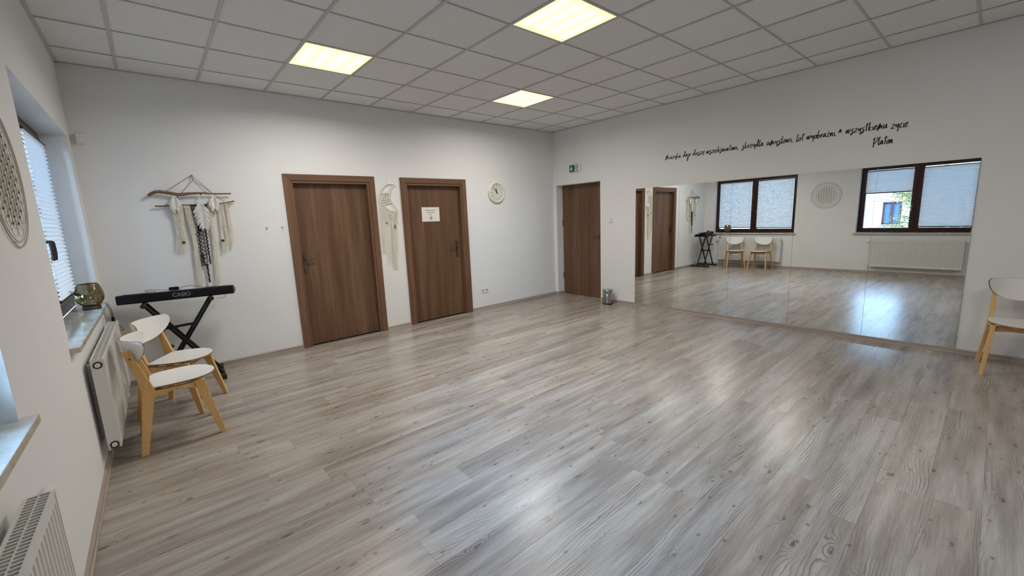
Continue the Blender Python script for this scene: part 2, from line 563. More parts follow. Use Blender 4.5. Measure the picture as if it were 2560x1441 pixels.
# ------------------------------------------------------------------ room shell
T = 0.35
SILL = 0.89; WTOP = 2.345
WIN = [(-0.25, -2.215), (-3.40, -5.26)]
DOORS_BACK = [(-4.56, -3.462), (-3.092, -1.994)]   # outer edges of the casings
DH = 2.11
# wall_left (windows)
b = MB()
ys = [T]
for a, c in WIN: ys += [a, c]
ys.append(-DEPTH - T)
x0, x1 = -W - T, -W
b.box(x0, ys[0], -0.1, x1, ys[-1], SILL - 0.03)
b.box(x0, ys[0], WTOP, x1, ys[-1], H + 0.4)
for i in range(0, len(ys), 2):
    b.box(x0, ys[i], SILL - 0.03, x1, ys[i + 1], WTOP)
tag(b.build('wall_left', M['wall']), 'white painted wall with the two recessed windows', 'wall', kind='structure')
# wall_back (two doors)
b = MB()
xs = [-W]
for a, c in DOORS_BACK: xs += [a + 0.03, c - 0.03]
xs.append(0.0)
b.box(-W, 0, DH - 0.03, 0, T, H + 0.4)
for i in range(0, len(xs), 2):
    b.box(xs[i], 0, -0.1, xs[i + 1], T, DH - 0.03)
tag(b.build('wall_back', M['wall']), 'white painted wall with two walnut doors and the wall clock', 'wall', kind='structure')
# wall_right (mirror wall, recessed door)
D3 = (-0.07, -1.072); D3H = 2.042
b = MB()
b.box(0, T, -0.1, T, D3[0], H + 0.4)
b.box(0, D3[0], D3H, T, D3[1], H + 0.4)
b.box(0, D3[1], -0.1, T, -DEPTH - T, H + 0.4)
tag(b.build('wall_right', M['wall']), 'white painted wall carrying the mirrors and the quotation', 'wall', kind='structure')
b = MB(); b.box(-W, -DEPTH, -0.1, 0, -DEPTH - T, H + 0.4)
tag(b.build('wall_rear', M['wall']), 'plain white wall behind the viewer', 'wall', kind='structure')

# floor: slab + planks
b = MB(); b.box(-W - 0.3, T, -0.12, 0.36, -DEPTH - 0.3, -0.009)
floor = tag(b.build('floor', M['underlay']), 'grey washed pine laminate floor', 'floor', kind='structure')
PW, PL = 0.193, 1.38
JOINT = {}
def row_of(y):      # row k spans y0-k*PW .. y0-(k+1)*PW
    return int(round((YB0 - y) / PW))
YB0 = -4.232 + 22 * PW      # first seam just beyond the back wall
for y, x in [(-4.232, -3.846), (-3.46, -4.59), (-2.688, -4.09), (-4.618, -3.46), (-4.811, -3.25), (-4.039, -2.45), (-3.846, -5.05), (-3.653, -3.6), (-5.004, -2.1)]:
    JOINT[row_of(y)] = x
plank_meshes = {}
def plank_mesh(L, w):
    key = (round(L, 3), round(w, 3))
    if key not in plank_meshes:
        g = 0.0002; bv = 0.0004
        vs = [(g, -g, -0.008), (L - g, -g, -0.008), (L - g, -w + g, -0.008), (g, -w + g, -0.008),
              (g, -g, -bv), (L - g, -g, -bv), (L - g, -w + g, -bv), (g, -w + g, -bv),
              (g + bv, -g - bv, 0), (L - g - bv, -g - bv, 0), (L - g - bv, -w + g + bv, 0), (g + bv, -w + g + bv, 0)]
        fs = [(3, 2, 1, 0)[::-1]]
        for a in (0, 4):
            for j in range(4):
                j2 = (j + 1) % 4
                fs.append((a + j, a + j2, a + 4 + j2, a + 4 + j))
        fs.append((8, 9, 10, 11))
        mb = MB(); mb.add(vs, fs)
        plank_meshes[key] = mb.mesh('floor_plank', M['floor'])
    return plank_meshes[key]
ymax = 0.0
k = 0
rr = random.Random(11)
while True:
    ya = YB0 - k * PW; yb = ya - PW
    if yb < -DEPTH: break
    j = JOINT.get(k, -rr.uniform(0, PL) - 1.0)
    x = j
    while x > -W: x -= PL
    while x < 0.0:
        a = max(x, -W); e = min(x + PL, 0.0)
        t_ = min(ya, 0.0)
        if t_ - yb > 0.02 and e - a > 0.02:
            o = bpy.data.objects.new('floor_plank', plank_mesh(e - a, t_ - yb))
            C.objects.link(o); o.parent = floor; o.location = (a, t_, 0)
        x += PL
    k += 1
mb = MB(); mb.box(0, D3[0], -0.008, 0.2, D3[1], 0.0)
mb.build('threshold_strip', M['floor'], floor)

# ceiling: plenum slab, grid, tiles
b = MB(); b.box(-W - 0.3, T, H + 0.12, 0.3, -DEPTH - 0.3, H + 0.3)
ceiling = tag(b.build('ceiling', M['dark']), 'suspended ceiling of speckled grey mineral tiles', 'ceiling', kind='structure')
AX, AY, TS = 0.4316, 0.4229, 0.6
XL = [0.0] + [-(AX + TS * i) for i in range(0, 10)] + [-W]
YL = [0.0] + [-(AY + TS * i) for i in range(0, 13)] + [-DEPTH]
XL = [x for x in XL if x >= -W]; YL = [y for y in YL if y >= -DEPTH]
LIGHTS = [(5, 5), (7, 2), (3, 2), (3, 8), (7, 8), (5, 11)]   # (column, row) of the lit panels, last two unseen and added to balance the room light: column i spans XL[i]..XL[i+1]
tile_meshes = {}
def tile_mesh(w, d):
    key = (round(w, 3), round(d, 3))
    if key not in tile_meshes:
        mb = MB(); mb.box(-w / 2, -d / 2, 0, w / 2, d / 2, 0.012)
        tile_meshes[key] = mb.mesh('ceiling_tile', M['tile'])
    return tile_meshes[key]
for i in range(len(XL) - 1):
    for j in range(len(YL) - 1):
        if (i, j) in LIGHTS: continue
        w = XL[i] - XL[i + 1]; d = YL[j] - YL[j + 1]
        if w < 0.03 or d < 0.03: continue
        o = bpy.data.objects.new('ceiling_tile', tile_mesh(w - 0.004, d - 0.004))
        C.objects.link(o); o.parent = ceiling
        o.location = ((XL[i] + XL[i + 1]) / 2, (YL[j] + YL[j + 1]) / 2, H + 0.006)
def runner(p, q, axis):
    # inverted T bar with a shadow groove each side
    mb = MB()
    h = 0.012
    if axis == 'Y':
        mb.box(p[0] - h, p[1], H, p[0] + h, q[1], H + 0.0035)
        mb.box(p[0] - 0.0015, p[1], H + 0.0035, p[0] + 0.0015, q[1], H + 0.03)
    else:
        h = 0.0075
        mb.box(p[0], p[1] - h, H + 0.0003, q[0], p[1] + h, H + 0.0037)
        mb.box(p[0], p[1] - 0.0015, H + 0.0037, q[0], p[1] + 0.0015, H + 0.03)
    o = mb.build('grid_bar', M['grid'], ceiling)
    return o
for x in XL[1:-1]: runner((x, 0), (x, -DEPTH), 'Y')
for y in YL[1:-1]: runner((-W, y), (0, y), 'X')
for nm, bx in (('a', (-W, 0, 0, -0.022)), ('b', (-W, -DEPTH, 0, -DEPTH + 0.022)), ('c', (-W, 0, -W + 0.024, -DEPTH)), ('d', (-0.022, 0, 0, -DEPTH))):
    mb = MB(); mb.box(bx[0], bx[1], H - 0.001, bx[2], bx[3], H + 0.003)
    mb.build('wall_angle', M['grid'], ceiling)
names = ['ceiling light panel nearest the viewer, cut by the top edge of the photo', 'ceiling light panel above the left walnut door, with wavy bright bands',
         'small far ceiling light panel near the corner by the wall clock', 'ceiling light panel just out of view above the mirror end', 'unseen ceiling light panel above the viewer, added to balance the room light', 'unseen ceiling light panel behind the viewer, added to balance the room light']
for (i, j), nm in zip(LIGHTS, names):
    cx = (XL[i] + XL[i + 1]) / 2; cy = (YL[j] + YL[j + 1]) / 2
    t = thing('ceiling_light', nm, 'ceiling light', (cx, cy, H), group='lit square ceiling panels')
    mb = MB(); s = 0.286
    mb.box(-s, -s, 0.004, s, s, 0.008)
    mb.build('diffuser', M['panel'], t)
    mb = MB(); s2 = 0.298
    for bx in ((-s2, -s2, s2, -s), (-s2, s, s2, s2), (-s2, -s, -s, s), (s, -s, s2, s)):
        mb.box(bx[0], bx[1], 0.001, bx[2], bx[3], 0.06)
    mb.box(-s2, -s2, 0.06, s2, s2, 0.062)
    mb.build('light_housing', M['grid'], t)
    ld = bpy.data.lights.new('panel_lamp', 'AREA'); ld.shape = 'SQUARE'; ld.size = 0.54
    wt, spr = {(5, 5): (24, 160), (7, 2): (26, 163), (3, 2): (23, 170), (3, 8): (5, 180), (7, 8): (1.5, 180), (5, 11): (15, 180)}[(i, j)]
    ld.energy = wt; ld.color = (1.0, 0.965, 0.90); ld.spread = math.radians(spr)
    lo = bpy.data.objects.new('panel_lamp', ld); C.objects.link(lo); lo.parent = t; lo.location = (0, 0, 0.0005)

# ------------------------------------------------------------------ baseboards
BH, BT = 0.052, 0.018
def board(mb, axis, a, c, wall, sgn):
    """profile with rounded top, along axis from a to c; wall coordinate, sgn: room side"""
    prof = [(0, 0), (BT, 0), (BT, 0.014), (BT - 0.004, 0.018), (BT - 0.004, BH - 0.010), (BT - 0.009, BH - 0.002), (BT - 0.013, BH), (0, BH)]
    if axis == 'X':
        fn = lambda u, v, w: (w, wall + sgn * u, v)
    else:
        fn = lambda u, v, w: (wall + sgn * u, w, v)
    mb.prism(prof, a, c, fn)
mb = MB()
board(mb, 'X', -W, DOORS_BACK[0][0], 0, -1); board(mb, 'X', DOORS_BACK[0][1], DOORS_BACK[1][0], 0, -1); board(mb, 'X', DOORS_BACK[1][1], 0, 0, -1)
tag(mb.build('baseboard_back', M['base_x'], smooth=False), 'grey wood baseboard under the two doors wall', 'baseboard', kind='structure')
mb = MB(); board(mb, 'Y', 0, -DEPTH, -W, 1)
tag(mb.build('baseboard_left', M['base_y']), 'grey wood baseboard below the radiators', 'baseboard', kind='structure')
mb = MB(); board(mb, 'Y', 0, D3[0], 0, -1); board(mb, 'Y', D3[1], -DEPTH, 0, -1)
board(mb, 'X', -BT, 0.165, D3[0], -1)
tag(mb.build('baseboard_right', M['base_y']), 'grey wood baseboard below the mirrors', 'baseboard', kind='structure')
mb = MB(); board(mb, 'X', -W, 0, -DEPTH, 1)
tag(mb.build('baseboard_rear', M['base_x']), 'grey wood baseboard of the rear wall', 'baseboard', kind='structure')

# ------------------------------------------------------------------ doors
def handle(parent, x, y, z, lever, face):
    """face: 'Y' plate facing -y, 'X' plate facing -x; lever: +1/-1 direction"""
    hd = MB()
    def fn(u, v, w):
        return (x + u, y - w, z + v) if face == 'Y' else (x - w, y - u, z + v)
    pl = []
    for i in range(13): pl.append((0.021 * math.cos(PI * i / 12), 0.105 + 0.021 * math.sin(PI * i / 12) * 0.8))
    for i in range(13): pl.append((-0.021 * math.cos(PI * i / 12), -0.115 - 0.021 * math.sin(PI * i / 12) * 0.8))
    hd.prism(pl, 0.0, 0.006, fn)
    pl2 = [(u * 0.75, v * 0.93) for u, v in pl]
    hd.prism(pl2, 0.006, 0.009, fn)
    plate = hd.build('handle_plate', M['brass'], parent, smooth=True)
    lv = MB()
    lv.tube([fn(0, 0.045, 0.006), fn(0, 0.045, 0.045)], 0.009, 10)
    pts = [fn(0, 0.045, 0.045), fn(0.02 * lever, 0.046, 0.05), fn(0.06 * lever, 0.043, 0.05), fn(0.10 * lever, 0.04, 0.048), fn(0.118 * lever, 0.044, 0.046)]
    lv.tube(catmull(pts, 4), 0.0075, 10)
    lv.sphere(fn(0.12 * lever, 0.045, 0.046), 0.010, 10, 6)
    lv.build('door_handle', M['brass'], plate, smooth=True)
    kc = MB()
    kc.lathe([(0.009, 0), (0.009, -0.004)], 14, fn(0, -0.05, 0.009), 'Y') if face == 'Y' else kc.lathe([(0.009, 0), (0.009, -0.004)], 14, fn(0, -0.05, 0.009), 'X')
    kc.build('key_cylinder', M['steel'], plate)
    return plate

def cased_door(name, xa, xb, hx, lever, label):
    t = thing(name, label, 'door', kind='structure')
    A = 0.073      # architrave face
    I = 0.030      # inner step
    # architrave, mitred
    for nm, poly in (('casing_left', [(xa, 0), (xa + A, 0), (xa + A, DH - A), (xa, DH)]),
                     ('casing_right', [(xb - A, 0), (xb, 0), (xb, DH), (xb - A, DH - A)])):
        mb = MB(); mb.prism(poly, -0.022, 0.0, lambda u, v, w: (u, w, v))
        recentre(mb.build('door_casing', M['casing'], t, bevel=0.003), (poly[0][0], 0, 0))
    mb = MB(); mb.prism([(xa, DH), (xa + A, DH - A), (xb - A, DH - A), (xb, DH)], -0.022, 0.0, lambda u, v, w: (u, w, v))
    mb.build('door_casing', M['casing_h'], t, bevel=0.003)
    # stepped rebate frame
    i0, i1, it = xa + A, xb - A, DH - A
    for (u0, u1, z0, z1, mt) in ((i0 - 0.045, i0 + I, 0, it + 0.04, 'casing'), (i1 - I, i1 + 0.045, 0, it + 0.04, 'casing'), (i0 + I, i1 - I, it - I, it + 0.04, 'casing_h')):
        mb = MB(); mb.box(u0, -0.010, z0, u1, 0.10, z1)
        mb.build('frame_jamb', M[mt], t, bevel=0.002)
    # leaf
    mb = MB(); mb.box(i0 + I + 0.001, 0.065, 0.006, i1 - I - 0.001, 0.099, it - I - 0.001)
    leaf = mb.build('door_leaf', M['door'], t)
    recentre(leaf, (xa, 0, 0))
    # hinges
    hxs = i1 - I if lever > 0 else i0 + I
    for z in (0.28, 1.75):
        mb = MB(); mb.tube([(hxs, 0.028, z), (hxs, 0.028, z + 0.09)], 0.007, 8)
        mb.build('hinge', M['brass'], t)
    handle(t, hx, 0.065, 1.055, lever, 'Y')
    # dark sheet standing in for the unlit space beyond the leaf
    mb = MB(); mb.box(xa + 0.03, 0.20, -0.1, xb - 0.03, 0.22, DH)
    mb.build('dark_beyond_sheet', M['dark'], t)
    return t
door1 = cased_door('door_1', *DOORS_BACK[0], -4.415, 1, 'wide walnut door left of the moon macrame, handle on its left side')
door2 = cased_door('door_2', *DOORS_BACK[1], -2.175, -1, 'walnut door between the moon macrame and the clock, paper notice on it')
t = thing('door_3', 'narrow walnut door deep in a white recess beside the room corner', 'door', kind='structure')
mb = MB(); mb.box(0.165, D3[0] - 0.002, 0.006, 0.205, D3[1] + 0.0, D3H - 0.004)
leaf = mb.build('door_leaf', M['door'], t); recentre(leaf, (0.165, D3[1], 0))
handle(t, 0.165, -0.935, 1.055, -1, 'X')
mb = MB(); mb.box(0.152, D3[0] + 0.0, 1.3, 0.165, D3[0] - 0.014, 1.42); mb.build('hinge', M['brass'], t)
mb = MB(); mb.box(0.152, D3[0] + 0.0, 0.3, 0.165, D3[0] - 0.014, 0.42); mb.build('hinge', M['brass'], t)
mb = MB(); mb.box(0.30, D3[0], -0.1, 0.32, D3[1], D3H); mb.build('dark_beyond_sheet', M['dark'], t)  # dark-coloured sheet in place of the darkness behind this door

# ------------------------------------------------------------------ windows, sills, blinds
XF = -W - 0.155       # room face of the window frame
def window(name, ya, yb, label):
    t = thing(name, label, 'window', kind='structure')
    z0, z1 = SILL, WTOP
    fo = 0.052; so = 0.058; mull = 0.052
    mb = MB()
    mb.box(XF - 0.07, ya, z0, XF - 0.012, ya - fo, z1); mb.box(XF - 0.07, yb, z0, XF - 0.012, yb + fo, z1)
    mb.box(XF - 0.07, ya - fo, z0, XF - 0.012, yb + fo, z0 + fo); mb.box(XF - 0.07, ya - fo, z1 - fo, XF - 0.012, yb + fo, z1)
    ym = (ya + yb) / 2
    mb.box(XF - 0.07, ym + mull / 2, z0 + fo, XF - 0.012, ym - mull / 2, z1 - fo)
    mb.build('window_frame', M['winframe'], t, bevel=0.003)
    spans = [(ya - fo + 0.008, ym + mull / 2 - 0.006), (ym - mull / 2 + 0.006, yb + fo - 0.008)]
    out = []
    for k, (a, c) in enumerate(spans):
        s = MB()
        za, zb = z0 + fo - 0.008, z1 - fo + 0.008
        s.box(XF - 0.06, a, za, XF, a - so, zb); s.box(XF - 0.06, c, za, XF, c + so, zb)
        s.box(XF - 0.06, a - so, za, XF, c + so, za + so); s.box(XF - 0.06, a - so, zb - so, XF, c + so, zb)
        sash = s.build('window_sash', M['winframe'], t, bevel=0.003)
        g = MB(); g.box(XF - 0.034, a - so + 0.005, za + so - 0.005, XF - 0.028, c + so - 0.005, zb - so + 0.005)
        g.build('glass_pane', M['glass'], sash)
        hy = (c + so / 2) if k == 0 else (a - so / 2)
        h = MB()
        h.box(XF, hy + 0.014, 1.40, XF + 0.012, hy - 0.014, 1.49)
        h.tube(catmull([(XF + 0.012, hy, 1.46), (XF + 0.05, hy, 1.462), (XF + 0.055, hy, 1.44), (XF + 0.055, hy, 1.38), (XF + 0.05, hy, 1.335)], 4), 0.010, 8)
        if k == 0 or name == 'window_1':
            h.build('window_handle', M['bead'], sash, smooth=True)
        out.append((a - so, c + so, za + so, zb - so))
    s = MB(); s.prism([(XF - 0.01, ya), (-W, ya), (-W, ya + 0.035), (-W + 0.042, ya + 0.035), (-W + 0.042, yb - 0.035), (-W, yb - 0.035), (-W, yb), (XF - 0.01, yb)], SILL - 0.03, SILL, lambda u, v, w: (u, v, w))
    s.build('window_sill', M['marble'], t, bevel=0.002)
    return out
g1 = window('window_1', *WIN[0], 'brown framed window in the far recess, above the radiator with chairs')
g2 = window('window_2', *WIN[1], 'brown framed window nearest the viewer, outdoors visible below its half raised blind')

def blind(gl, ztop, zbot, label):
    ya, yb, za, zb = gl
    ya += 0.004; yb -= 0.004
    t = thing('pleated_blind', label, 'blind', (XF + 0.02, (ya + yb) / 2, zbot))
    ox, oy, oz = XF + 0.02, (ya + yb) / 2, zbot
    m = MB(); m.box(-0.014, ya - oy, ztop - oz - 0.016, 0.012, yb - oy, ztop - oz)
    m.build('top_rail', M['bead'], t)
    m = MB(); m.box(-0.012, ya - oy, -0.006, 0.011, yb - oy, 0.014)
    m.build('bottom_rail', M['bead'], t)
    p = 0.0155
    n = int((ztop - zbot - 0.03) / p)
    p = (ztop - zbot - 0.03) / n
    vs = []; fs = []
    for i in range(n + 1):
        x = -0.0105 if i % 2 else 0.0105
        z = 0.014 + i * p
        vs += [(x, ya - oy - 0.002, z), (x, yb - oy + 0.002, z)]
        if i: fs.append((2 * i - 2, 2 * i - 1, 2 * i + 1, 2 * i))
    m = MB(); m.add(vs, fs)
    m.build('pleated_fabric', M['blind'], t)
    for y in (ya - oy - 0.12, yb - oy + 0.12):
        m = MB(); m.tube([(0, y, 0), (0, y, ztop - oz - 0.01)], 0.0008, 4)
        m.build('tension_cord', M['whiteplast'], t)
    return t
blind(g1[0], g1[0][3] - 0.004, g1[0][2] + 0.035, 'pleated blind on the far sash of the window above the chairs, fully down')
blind(g1[1], g1[1][3] - 0.004, g1[1][2] + 0.022, 'pleated blind on the near sash of the window above the chairs, fully down')
blind(g2[0], g2[0][3] - 0.010, 1.745, 'half raised pleated blind with a house and tree showing below it')
blind(g2[1], g2[1][3] - 0.022, g2[1][2] + 0.014, 'closed pleated blind right beside the half raised one in the nearest window')

# ------------------------------------------------------------------ mirrors
MY0, MY1, MZ0, MZ1 = -1.757, -5.338, 0.050, 1.856
pw = (MY0 - MY1) / 5
mdesc = ['leftmost mirror panel, reflecting door frames and the moon macrame', 'mirror panel reflecting the driftwood macrame and keyboard, second from left',
         'middle mirror panel, reflecting the two closed blinds and both chairs', 'mirror panel reflecting the round wall filigree, fourth from left',
         'rightmost mirror panel, reflecting the radiator and the open window view']
TILT = 0.0043
YAW = [0.0, 0.0, 0.0, 0.0, 0.0]
for i in range(5):
    a = MY0 - i * pw; c = a - pw
    w = pw - 0.002
    t = thing('mirror_panel', mdesc[i], 'mirror', (-0.012, (a + c) / 2, MZ0), group='frameless mirror panels on the right wall')
    t.rotation_euler = (0, TILT, YAW[i])
    m = MB(); nx = 2; nz = 2
    m.box(-0.0008, -w / 2, 0, 0.0, w / 2, MZ1 - MZ0)
    m.build('mirror_glass', M['mirror'], t)
    m = MB(); m.box(0.0002, -w / 2, 0, 0.003, w / 2, MZ1 - MZ0)
    m.build('mirror_back', M['dark'], t)
    if i == 4:
        m = MB(); m.box(-0.004, -w / 2 - 0.006, 0.10, 0.006, -w / 2 + 0.012, 0.125)
        m.build('mirror_clip', M['chrome'], t)

# ------------------------------------------------------------------ radiators
def radiator(ya, yb, label):
    """ya far end, yb near end"""
    z0, z1 = 0.158, 0.742
    xb, xf = -W + 0.036, -W + 0.096
    t = thing('radiator', label, 'radiator', ((xb + xf) / 2, (ya + yb) / 2, z0))
    O = Vector(t.location)
    # ribbed front panel
    L = ya - yb
    n = int(L / 0.0333)
    prof = []
    for i in range(n):
        y = ya - (i + 0.0) * L / n
        s = L / n
        prof += [(y, 0.0), (y - s * 0.30, 0.0), (y - s * 0.42, -0.009), (y - s * 0.80, -0.009), (y - s * 0.92, 0.0)]
    prof.append((yb, 0.0))
    def face(xface, sgn, nm):
        m = MB()
        zs = [(z0, 0.0), (z0 + 0.02, 0.0), (z0 + 0.045, 1.0), (z1 - 0.055, 1.0), (z1 - 0.03, 0.0), (z1, 0.0)]
        vs = []
        for z, k in zs:
            for y, d in prof: vs.append((xface + sgn * d * k - O.x, y - O.y, z - O.z))
        q = len(prof); fs = []
        for r in range(len(zs) - 1):
            for i in range(q - 1): fs.append((r * q + i, r * q + i + 1, (r + 1) * q + i + 1, (r + 1) * q + i))
        m.add(vs, fs)
        m.build(nm, M['rad'], t)
    face(xf, 1, 'front_panel'); face(xb, -1, 'back_panel')
    # end plates
    for y in (ya, yb - 0.0):
        s = 1 if y == ya else -1
        m = MB()
        e = 0.006
        yy0, yy1 = (y, y + e) if s > 0 else (y - e, y)
        m.box(xb - 0.002 - O.x, yy0 - O.y, z0 + 0.03 - O.z, xf + 0.002 - O.x, yy1 - O.y, z1 + 0.003 - O.z)
        m.box(xb - 0.002 - O.x, yy0 - O.y, z0 - 0.004 - O.z, xb + 0.010 - O.x, yy1 - O.y, z0 + 0.03 - O.z)
        m.box(xf - 0.010 - O.x, yy0 - O.y, z0 + 0.004 - O.z, xf + 0.002 - O.x, yy1 - O.y, z0 + 0.03 - O.z)
        ep = m.build('end_plate', M['rad'], t)
        xm = (xb + xf) / 2
        for z, mat in ((z1 - 0.032, 'whiteplast'), (z0 + 0.028, 'whiteplast')):
            m = MB(); m.lathe([(0.022, 0), (0.022, 0.0035 * s)], 20, (xm - O.x, (yy1 if s > 0 else yy0) - O.y, z - O.z), 'Y')
            m.build('port_ring', M['dark'], ep)
            m = MB(); m.lathe([(0.014, 0), (0.013, 0.012 * s), (0.006, 0.012 * s), (0.006, 0.007 * s)], 16, (xm - O.x, (yy1 if s > 0 else yy0) - O.y, z - O.z), 'Y')
            m.build('port_plug', M['whiteplast'], ep)
    # top grille: two rails, slats, middle spine, dark bottom
    m = MB()
    m.box(xb - 0.002 - O.x, ya - O.y, z1 - O.z, xb + 0.007 - O.x, yb - O.y, z1 + 0.003 - O.z)
    m.box(xf - 0.007 - O.x, ya - O.y, z1 - O.z, xf + 0.002 - O.x, yb - O.y, z1 + 0.003 - O.z)
    gr = m.build('top_grille', M['rad'], t)
    m = MB()
    y = ya - 0.012
    while y > yb + 0.01:
        m.box(xb + 0.007 - O.x, y - O.y, z1 - 0.004 - O.z, xf - 0.007 - O.x, y - 0.0055 - O.y, z1 + 0.002 - O.z)
        y -= 0.0175
    m.box((xb + xf) / 2 - 0.002 - O.x, ya - O.y, z1 - 0.004 - O.z, (xb + xf) / 2 + 0.002 - O.x, yb - O.y, z1 + 0.0015 - O.z)
    tag(m.build('grille_slats', M['rad'], gr), kind='stuff')
    # convector fins behind the panels
    m = MB(); m.box(xb + 0.012 - O.x, ya - 0.02 - O.y, z0 + 0.05 - O.z, xf - 0.014 - O.x, yb + 0.02 - O.y, z1 - 0.06 - O.z)
    m.build('convector_core', M['dark'], t)
    # brackets to the wall
    for y in (ya - 0.15, yb + 0.15):
        m = MB(); m.box(-W + 0.002 - O.x, y - O.y, z0 + 0.06 - O.z, xb - O.x, y - 0.03 - O.y, z1 - 0.05 - O.z)
        m.build('wall_bracket', M['rad'], t)
    # valve with pipe on the far end
    m = MB()
    xm = (xb + xf) / 2 - O.x
    m.tube([(xm, ya + 0.006 - O.y, z1 - 0.032 - O.z), (xm, ya + 0.05 - O.y, z1 - 0.032 - O.z)], 0.008, 10)
    m.lathe([(0.017, 0), (0.019, 0.02), (0.016, 0.05)], 16, (xm, ya + 0.045 - O.y, z1 - 0.032 - O.z), 'Y')
    m.build('thermostat_valve', M['whiteplast'], t, smooth=True)
    m = MB()
    m.tube([(xm, ya + 0.006 - O.y, z0 + 0.028 - O.z), (xm, ya + 0.035 - O.y, z0 + 0.028 - O.z), (xm, ya + 0.035 - O.y, -z0 + 0.158 - O.z + 0.02 - 0.0)], 0.007, 8)
    m.build('supply_pipe', M['rad'], t)
    return t
radiator(-0.47, -1.97, 'white panel radiator behind the two chairs')
radiator(-3.72, -5.11, 'white panel radiator in the lower left corner, its top grille seen from above')

# ------------------------------------------------------------------ chairs
def make_chair():
    t = thing('dining_chair', '', 'chair')
    # seat: plywood disc, white top
    pts = []
    import math as mm
    outline = []
    # rear straight edge, then bulging sides and round front
    for a in range(0, 181, 6):
        th = mm.radians(a - 90)
        outline.append((0.045 + 0.205 * mm.cos(th) ** 0.9 if mm.cos(th) > 0 else 0.045, 0.205 * mm.sin(th)))
    outline += [(-0.02, 0.203), (-0.08, 0.193), (-0.125, 0.178), (-0.132, 0.165), (-0.132, -0.165), (-0.125, -0.178), (-0.08, -0.193), (-0.02, -0.203)]
    def dish(x, y):
        return 0.4405 + 0.9 * (0.12 * (abs(y) / 0.2) ** 2.2 * 0.10) + 0.015 * max(0, (x + 0.0) / 0.25) ** 2 * 0.6
    def slab(zo0, zo1, sc, mat, nm, par):
        m = MB()
        rings = [0.0, 0.35, 0.7, 0.9, 1.0]
        k = len(outline); vs = []; fs = []
        cx = 0.05
        for side, zo in ((0, zo0), (1, zo1)):
            vs.append((cx, 0, dish(cx, 0) + zo))
            for r in rings[1:]:
                for (x, y) in outline:
                    X, Y = cx + (x - cx) * r * sc, y * r * sc
                    vs.append((X, Y, dish(X, Y) + zo))
        n1 = 1 + k * 4
        for side in (0, 1):
            b0 = side * n1
            for j in range(k): fs.append((b0, b0 + 1 + j, b0 + 1 + (j + 1) % k))
            for r in range(3):
                for j in range(k):
                    a = b0 + 1 + r * k; c2 = a + k
                    fs.append((a + j, a + (j + 1) % k, c2 + (j + 1) % k, c2 + j))
        a = 1 + 3 * k; c2 = n1 + 1 + 3 * k
        for j in range(k): fs.append((a + j, a + (j + 1) % k, c2 + (j + 1) % k, c2 + j))
        m.add(vs, fs)
        return m.build(nm, mat, par, smooth=True)
    seat = slab(-0.011, -0.0005, 1.0, M['ply'], 'seat', t)
    tag(seat, 'plywood seat with dark ply edge')
    tag(slab(-0.0006, 0.0012, 0.995, M['laminate'], 'seat_laminate', seat), 'white laminate seat surface')
    # backrest: half moon bent strongly forward at the tips
    def bp(u, v, off):
        # u: -1..1 across (arc length), v: height
        R = 0.265
        ang = u * 0.98
        xc = -0.245 + R
        lean = (0.79 - v) * 0.20
        return (xc - (R + off) * mm.cos(ang) + lean, (R + off) * mm.sin(ang), v)
    nu = 30; nv = 8
    zt = 0.792
    def zb(u):
        return zt - 0.034 - 0.158 * max(0.0, 1 - abs(u) ** 2.2) ** 0.66
    def ztop(u):
        return zt - 0.004 * (1 - u * u) - 0.024 * (max(0, abs(u) - 0.86) / 0.14) ** 2.2
    def shell(o0, o1, mat, nm, par, sh=0.0):
        m = MB(); vs = []
        for off in (o0, o1):
            for i in range(nu + 1):
                u = -1 + 2 * i / nu
                u2 = u * (1 - sh)
                lo, hi = zb(u2) + sh * 0.05, ztop(u2) - sh * 0.02
                for j in range(nv + 1):
                    vs.append(bp(u2, lo + (hi - lo) * j / nv, off))
        q = nv + 1; n1 = (nu + 1) * q; fs = []
        for s in (0, 1):
            for i in range(nu):
                for j in range(nv):
                    a = s * n1 + i * q + j
                    fs.append((a, a + 1, a + q + 1, a + q))
        for i in range(nu):
            for j in (0, nv):
                a = i * q + j
                fs.append((a, a + q, n1 + a + q, n1 + a))
        for i in (0, nu):
            for j in range(nv):
                a = i * q + j
                fs.append((a, a + 1, n1 + a + 1, n1 + a))
        m.add(vs, fs)
        return m.build(nm, mat, par, smooth=True)
    br = shell(-0.004, 0.006, M['ply'], 'backrest', t)
    tag(br, 'half moon plywood backrest with dark ply edge')
    tag(shell(-0.0055, -0.0038, M['laminate'], 'backrest_laminate', br, 0.012), 'white laminate backrest surface')
    tag(shell(0.0058, 0.0075, M['laminate'], 'backrest_laminate', br, 0.012), 'white laminate backrest surface')
    def beam(pts, mat, nm, par, bev=0.003):
        """pts: list of (centre, half x, half y) stacked sections"""
        m = MB(); vs = []; fs = []
        for (c, hx, hy) in pts:
            vs += [(c[0] - hx, c[1] - hy, c[2]), (c[0] + hx, c[1] - hy, c[2]), (c[0] + hx, c[1] + hy, c[2]), (c[0] - hx, c[1] + hy, c[2])]
        for i in range(len(pts) - 1):
            for j in range(4):
                j2 = (j + 1) % 4
                fs.append((4 * i + j, 4 * i + j2, 4 * i + 4 + j2, 4 * i + 4 + j))
        fs.append((3, 2, 1, 0)); e = 4 * (len(pts) - 1); fs.append((e, e + 1, e + 2, e + 3))
        m.add(vs, fs)
        return m.build(nm, mat, par, bevel=bev)
